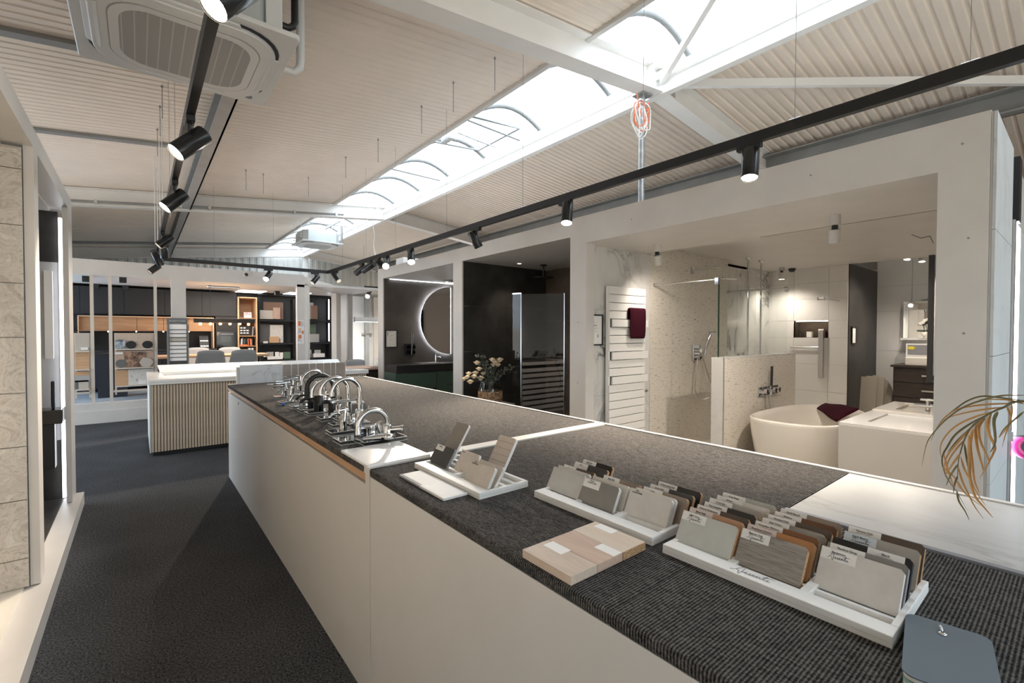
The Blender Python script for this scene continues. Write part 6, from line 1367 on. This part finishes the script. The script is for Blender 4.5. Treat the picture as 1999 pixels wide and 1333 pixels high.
column(z3, (750, 825), (1395, 1068), (845, 490), (1492, 678), D_('grey oak sample with handwritten brand label in the middle front of the largest tray', M['wood_grey'], lab='deep', words='Bronze Oak', sig=True), [
    ((895, 448), (1555, 645), D_('honey brown sample behind the grey oak one in the largest tray', 'honey', lab='strip', words='Bourbon Cherry', labmat='label_pink')),
    ((972, 420), (1603, 588), D_('red brown sample, third in the middle column of the largest tray', 'brown', lab='strip', words='Canadian Walnut')),
    ((1036, 390), (1655, 560), D_('grey brown wood sample, fourth in the middle column of the largest tray', M['wood_grey'], lab='strip', words='Oak Dakar')),
    ((1092, 358), (1715, 528), D_('dark mocha sample, fifth in the middle column of the largest tray', 'mocha', lab='strip', words='Smoked Oak')),
    ((1155, 330), (1765, 490), D_('walnut sample, sixth in the middle column of the largest tray', 'walnut', lab='strip', words='Walnut')),
    ((1212, 300), (1815, 448), D_('taupe sample, last in the middle column of the largest tray', 'taupe', lab='strip', words='Dark Beech'))])
column(z4, (110, 570), (785, 800), (183, 255), (838, 445), D_('pearl sample with handwritten brand label at the right front of the largest tray', 'pearl', lab='deep', words='Pergamon', sig=True, edge='ink_white'), [
    ((226, 225), (872, 405), D_('mid grey sample behind the pearl one in the largest tray', 'midgrey', lab='strip', words='Shadow Grey', lx=.04, edge='ink_grey')),
    ((268, 188), (895, 372), D_('black sample with its label at the right in the largest tray', 'jet', lab='strip', words='Black', lx=.46, edge='ink')),
    ((360, 140), (962, 292), D_('ash stone sample with handwritten label, fourth in the right column', 'ash', lab='deep', words='Dark Beirut', sig=True, labmat='label_blue')),
    ((392, 98), (992, 255), D_('dark brown sample, last in the right column of the largest tray', 'mocha', lab='strip', words='Verona Oak'))])
# middle tray
column(z2, (230, 410), (535, 525), (310, 200), (622, 298), D_('plain light grey stone sample at the left front of the middle tray', 'lightgrey', edge='ink_white'), [
    ((356, 184), (668, 278), D_('white sample behind the plain light grey one in the middle tray', 'pearl', edge='ink_white')),
    ((412, 178), (722, 265), D_('taupe sample with dark end, third in the left column of the middle tray', 'mocha', lab='strip', lw=.42, words='Marone')),
    ((520, 148), (858, 235), D_('black stone sample with a large pale label in the middle tray', 'graphite', lab='deep', lw=.42, words='Nero', lh=.34, s=1.02)),
    ((600, 128), (902, 205), D_('black sample at the very back left of the middle tray', 'jet', lab='strip', lw=.46, words='Black Star'))], .010)
column(z2, (540, 535), (910, 660), (615, 305), (990, 400), D_('mid grey sample with white brand label in the front of the middle tray', 'midgrey', lab='deep', lw=.48, lh=.36, words='Pewter\nSCENSTONE', edge='ink_white'), [
    ((690, 288), (1048, 398), D_('rose white sample behind the mid grey one in the middle tray', 'cream', edge='ink_white')),
    ((800, 280), (1178, 382), D_('tan wood sample with pale label in the centre of the middle tray', 'taupe', lab='strip', words='Barn Oak'))], .012)
column(z2, (985, 660), (1420, 802), (1060, 405), (1492, 525), D_('pearl stone sample with brand print at the right front of the middle tray', 'pearl', lab='deep', lw=.36, lh=.3, words='Mist\nSCENSTONE', edge='ink_white', labmat='pearl_label'), [
    ((1112, 402), (1538, 508), D_('cream sample behind the pearl one in the middle tray', 'cream', edge='ink_white')),
    ((1190, 392), (1620, 520), D_('brown sample with rough edge in the right column of the middle tray', 'taupe', lab='strip', words='Sepia')),
    ((1255, 368), (1690, 485), D_('graphite block with oak edge in the right column of the middle tray', 'graphite', lab='strip', words='Sahara Oak')),
    ((1325, 340), (1752, 460), D_('jet black block at the back right of the middle tray', 'jet', lab='strip', words='Carbon Dark Oak', lx=.02))], .012)
# far tray
def lone(zf, bl, br, tl, label, mat, th=.010, edge='ink_white', **k):
    pL, pR = at(*zf(*bl), Z=ZB0), at(*zf(*br), Z=ZB0); a = at(*zf(*tl), Y=pL.y); u = a-pL; u = Vector((max(u.x, .01), 0, u.z)); L_ = pL+u
    return card(L_, Vector((L_.x, pR.y, L_.z)), u, label, SAMPLE.get(mat, mat), edge, th, **k), pL, pR, u
lone(z1, (985, 455), (1120, 500), (1160, 115), 'tall grey brown ribbed board behind the graphite sample in the far tray', 'ash2', edge='ink_white')
lone(z1, (885, 500), (1085, 567), (975, 325), 'graphite sample with small white label in the far tray', 'graphite', lab='deep', lw=.45, lh=.3, words='Graphite', lx=.02, edge='ink_grey')
lone(z1, (1125, 580), (1330, 645), (1215, 382), 'speckled terrazzo sample in the far tray', M['terrazzo'], lab='deep', lw=.25, lh=.28, words='Terrazzo', labmat='terrazzo')
c_, pL, pR, u = lone(z1, (1420, 600), (1590, 660), (1580, 240), 'tall cream board with cross grooves at the right of the far tray', 'cream2', th=.012)
for i in range(1, 6):
    q = pL+u*(i/6+.02); MB().add([q+Vector((-.0015, 0, 0)), Vector((q.x-.0015, pR.y, q.z)), Vector((q.x-.0015, pR.y, q.z+.002)), q+Vector((-.0015, 0, .002))], [(0, 1, 2, 3)]).build('groove', 'taupe', c_)
lone(z1, (1290, 668), (1500, 772), (1390, 478), 'cream sample standing right behind the beige front sample of the far tray', 'cream')
lone(z1, (1222, 685), (1447, 787), (1310, 483), 'beige stone sample with small brand print at the front of the far tray', 'beige2', th=.012, lab='deep', lw=.36, lh=.3, words='Sand\nSCENSTONE', labmat='beige_label')
# ------------------------------------------------------------------ flat things on the counter
t = thing('spiral_booklet', 'white spiral bound booklet lying beside the far sample tray', 'booklet', (.8, 1.46, ZC))
B(.760, .853, 1.297, 1.622, ZC+.0005, ZC+.009).build('cover', 'paper', t, bevel=.001); B(.765, .850, 1.30, 1.44, ZC+.009, ZC+.0095).build('cover_panel', 'pale_grey', t)
for i in range(26):
    y = 1.46+i*.0062; MB().tube([(.764+.006*math.cos(a), y, ZC+.0055+.007*math.sin(a)) for a in [2*PI*k/8 for k in range(8)]], .0008, 4, close=True).build('spiral_ring', 'ink_grey', t)
def floor_board(x0, x1, y0, y1, m, label, lx=None):
    t = thing('wood_sample_board', label, 'sample', ((x0+x1)/2, (y0+y1)/2, ZC), 'wood sample boards'); mb = MB().box(x0, x1, y0, y1, ZC+.0005, ZC+.02); mb.build('board', m, t, bevel=.0006)
    if lx: B(*lx, ZC+.02, ZC+.0204).build('label_sticker', 'paper', t)
    return t
floor_board(.718, .802, .690, .852, 'wood_pale', 'pale grey oak sample board at the counter edge, lower of three', (.772, .806, .775, .838))
floor_board(.803, .893, .690, .852, 'wood_pink', 'rose oak sample board in the middle of the three flat boards', (.862, .893, .692, .752))
t = floor_board(.894, .985, .692, .854, 'wood_pale2', 'pale sample board with chipboard edge touching the middle tray', (.955, .984, .775, .835)); B(.895, .984, .6895, .6919, ZC+.001, ZC+.0195).build('rough_edge', 'chip', t)
t = thing('swatch_book', 'blue grey swatch book with rounded corners at the lower right of the photo', 'book', (1.0, .13, ZC))
mx = frame_mx((1.0, .136, ZC), (-.155, -.030, 0), (.03, -.155, 0)); mx = Matrix.Translation((1.008, .134, ZC)) @ Matrix.Rotation(math.radians(9.5), 4, 'Z')
for i, (m, z0, z1, k) in enumerate((('teal_cover', .0006, .006, 0), ('ink_white', .0062, .009, .001), ('teal_cover', .0092, .014, .0), ('ink', .0142, .0155, .002), ('ink_white', .0157, .0215, .0), ('blue_cover', .0217, .0240, -.002))):
    MB().prism([p+Vector((.002*i, 0, z0)) for p in rrect(.205-k*2, .108-k*2, .018, 6)], (0, 0, z1-z0), mx).build('leaf' if i < 5 else 'cover', m, t)
c = at(1834, 1226, Z=ZC+.026)
for i in range(5): MB().ball(c+Vector((-.004*i+.006, -.0012*i, .001+.001*math.sin(i))), .0026, 8, 5).build('chain_bead', 'chrome', t)
MB().lathe([(.006, 0), (.006, .002), (.003, .003)], c+Vector((-.014, -.006, -.001)), 14).build('rivet', 'chrome', t)
# ------------------------------------------------------------------ dried palm frond
zp = zm((1780, 740), 4.7626); XP = 1.72
t = thing('dried_palm', 'drooping dried palm frond arching over the marble slab', 'plant', (1.74, .10, ZC))
def pp(pts, dx=0): return [at(*zp(x, y), X=XP+dx) for x, y in pts]
def smooth(P, n=4):
    out = []
    for i in range(len(P)-1):
        p0, p1, p2, p3 = P[max(i-1, 0)], P[i], P[i+1], P[min(i+2, len(P)-1)]
        for k in range(n):
            s = k/n; out.append(.5*((2*p1)+(p2-p0)*s+(2*p0-5*p1+4*p2-p3)*s*s+(3*p1-p0-3*p2+p3)*s**3))
    return out+[P[-1]]
stem = smooth(pp([(1400, 420), (1250, 260), (1120, 215), (1043, 205), (940, 215), (860, 260), (760, 300), (640, 370), (560, 440), (500, 540), (470, 620), (440, 720), (430, 800), (425, 930)]))
MB().tube(stem, [.004-.0032*i/(len(stem)-1) for i in range(len(stem))], 6).build('rachis', 'palm_green', t)
LF = [((1043, 150), (860, 150), (700, 180), (500, 250), (350, 350), (250, 450), (180, 540), (150, 620), (115, 800)), ((1043, 200), (800, 170), (650, 160), (520, 200), (400, 280), (280, 380), (200, 500), (160, 590)),
    ((980, 225), (700, 235), (480, 265), (380, 300), (300, 365), (230, 450)), ((860, 260), (640, 285), (460, 320), (360, 350), (290, 385)), ((760, 300), (600, 345), (450, 410), (350, 490), (290, 580), (280, 660), (300, 730)),
    ((700, 330), (550, 410), (400, 520), (320, 640), (285, 700), (270, 780), (300, 900), (350, 990), (410, 1080), (500, 1250)), ((640, 370), (520, 480), (400, 590), (310, 700)), ((560, 450), (450, 560), (350, 680), (310, 760), (300, 850)),
    ((500, 560), (420, 640), (340, 760), (320, 870)), ((460, 680), (400, 760), (350, 840), (320, 890)), ((430, 790), (380, 870), (350, 960)), ((425, 900), (400, 980), (395, 1050)), ((1043, 230), (900, 195), (760, 190), (600, 190)),
    ((300, 700), (340, 820), (380, 900), (420, 980)), ((285, 820), (350, 880), (400, 950), (425, 1040))]
RF = [((880, 250), (910, 310), (925, 370), (880, 500), (850, 620)), ((930, 230), (930, 330), (900, 430), (820, 535)), ((800, 300), (770, 380), (790, 560), (750, 660)), ((740, 320), (700, 420), (710, 520), (760, 640), (740, 710), (690, 810), (600, 965)),
    ((680, 360), (620, 440), (630, 580), (700, 740), (705, 785)), ((640, 400), (590, 480), (600, 650), (640, 820), (640, 880)), ((570, 460), (540, 600), (560, 800), (580, 960), (625, 1070)), ((530, 520), (540, 700), (550, 900), (600, 1060), (690, 1160), (780, 1250)),
    ((490, 600), (510, 720), (540, 850), (580, 980)), ((455, 720), (490, 840), (550, 950), (620, 1080), (690, 1180)), ((430, 810), (470, 930), (530, 1040), (600, 1160), (690, 1270)), ((425, 950), (460, 1040), (530, 1130), (620, 1215)), ((420, 1040), (440, 1130), (500, 1220), (545, 1305)), ((1043, 300), (960, 370), (870, 450), (820, 530))]
random.seed(21)
for side, LS in ((0, LF), (1, RF)):
    for i, pts in enumerate(LS):
        dx = random.uniform(-.05, .05); P0 = pp(pts); nn = len(P0)
        P0 = [p+Vector((dx*(k/(nn-1)), 0, 0)) for k, p in enumerate(P0)]
        P1 = smooth(P0, 5); n = len(P1); wmax = .0042 if side and i in (3, 4, 5, 6, 7, 2) else .0026
        vs = []
        for k, p in enumerate(P1):
            d = (P1[min(k+1, n-1)]-P1[max(k-1, 0)]).normalized(); v = (p-EYE).normalized(); s = d.cross(v).normalized(); f = k/(n-1); w = wmax*(min(1, f*5+.25))*(1-f)**.55
            nn_ = s.cross(d); vs += [p-s*w, p+nn_*w*.5, p+s*w]
        fs = [(3*k+a, 3*k+a+1, 3*k+a+4, 3*k+a+3) for k in range(n-1) for a in (0, 1)]
        MB().add(vs, fs, True).build('leaflet', ('palm_green' if (i*7+side) % 5 in (0, 2) and not (side and 2 < i < 8) else 'palm'), t)
V = stem[0]; MB().tube(smooth([V, V+Vector((.02, -.08, -.04)), Vector((XP+.05, V.y-.16, ZC+.25)), Vector((XP+.06, V.y-.18, ZC+.06))]), .004, 6).build('stem', 'palm_green', t)
c = Vector((XP+.06, V.y-.18, ZC+.002))
tag(MB().lathe([(.05, 0), (.07, .06), (.06, .14), (.03, .2), (.035, .22), (.028, .21), (.02, .19)], c, 20).build('palm_vase', 'ceramic'), 'white vase just outside the right photo edge holding the palm frond', 'vase')

# lettering becomes plain mesh
bpy.context.view_layer.update(); dg = bpy.context.evaluated_depsgraph_get()
for o in [o for o in COL.objects if o.type == 'FONT']:
    me = bpy.data.meshes.new_from_object(o.evaluated_get(dg)); n = bpy.data.objects.new('print_text', me); COL.objects.link(n)
    n.parent = o.parent; n.matrix_parent_inverse = o.matrix_parent_inverse.copy(); n.matrix_basis = o.matrix_basis.copy(); n.name = 'lettering'
    bpy.data.objects.remove(o)
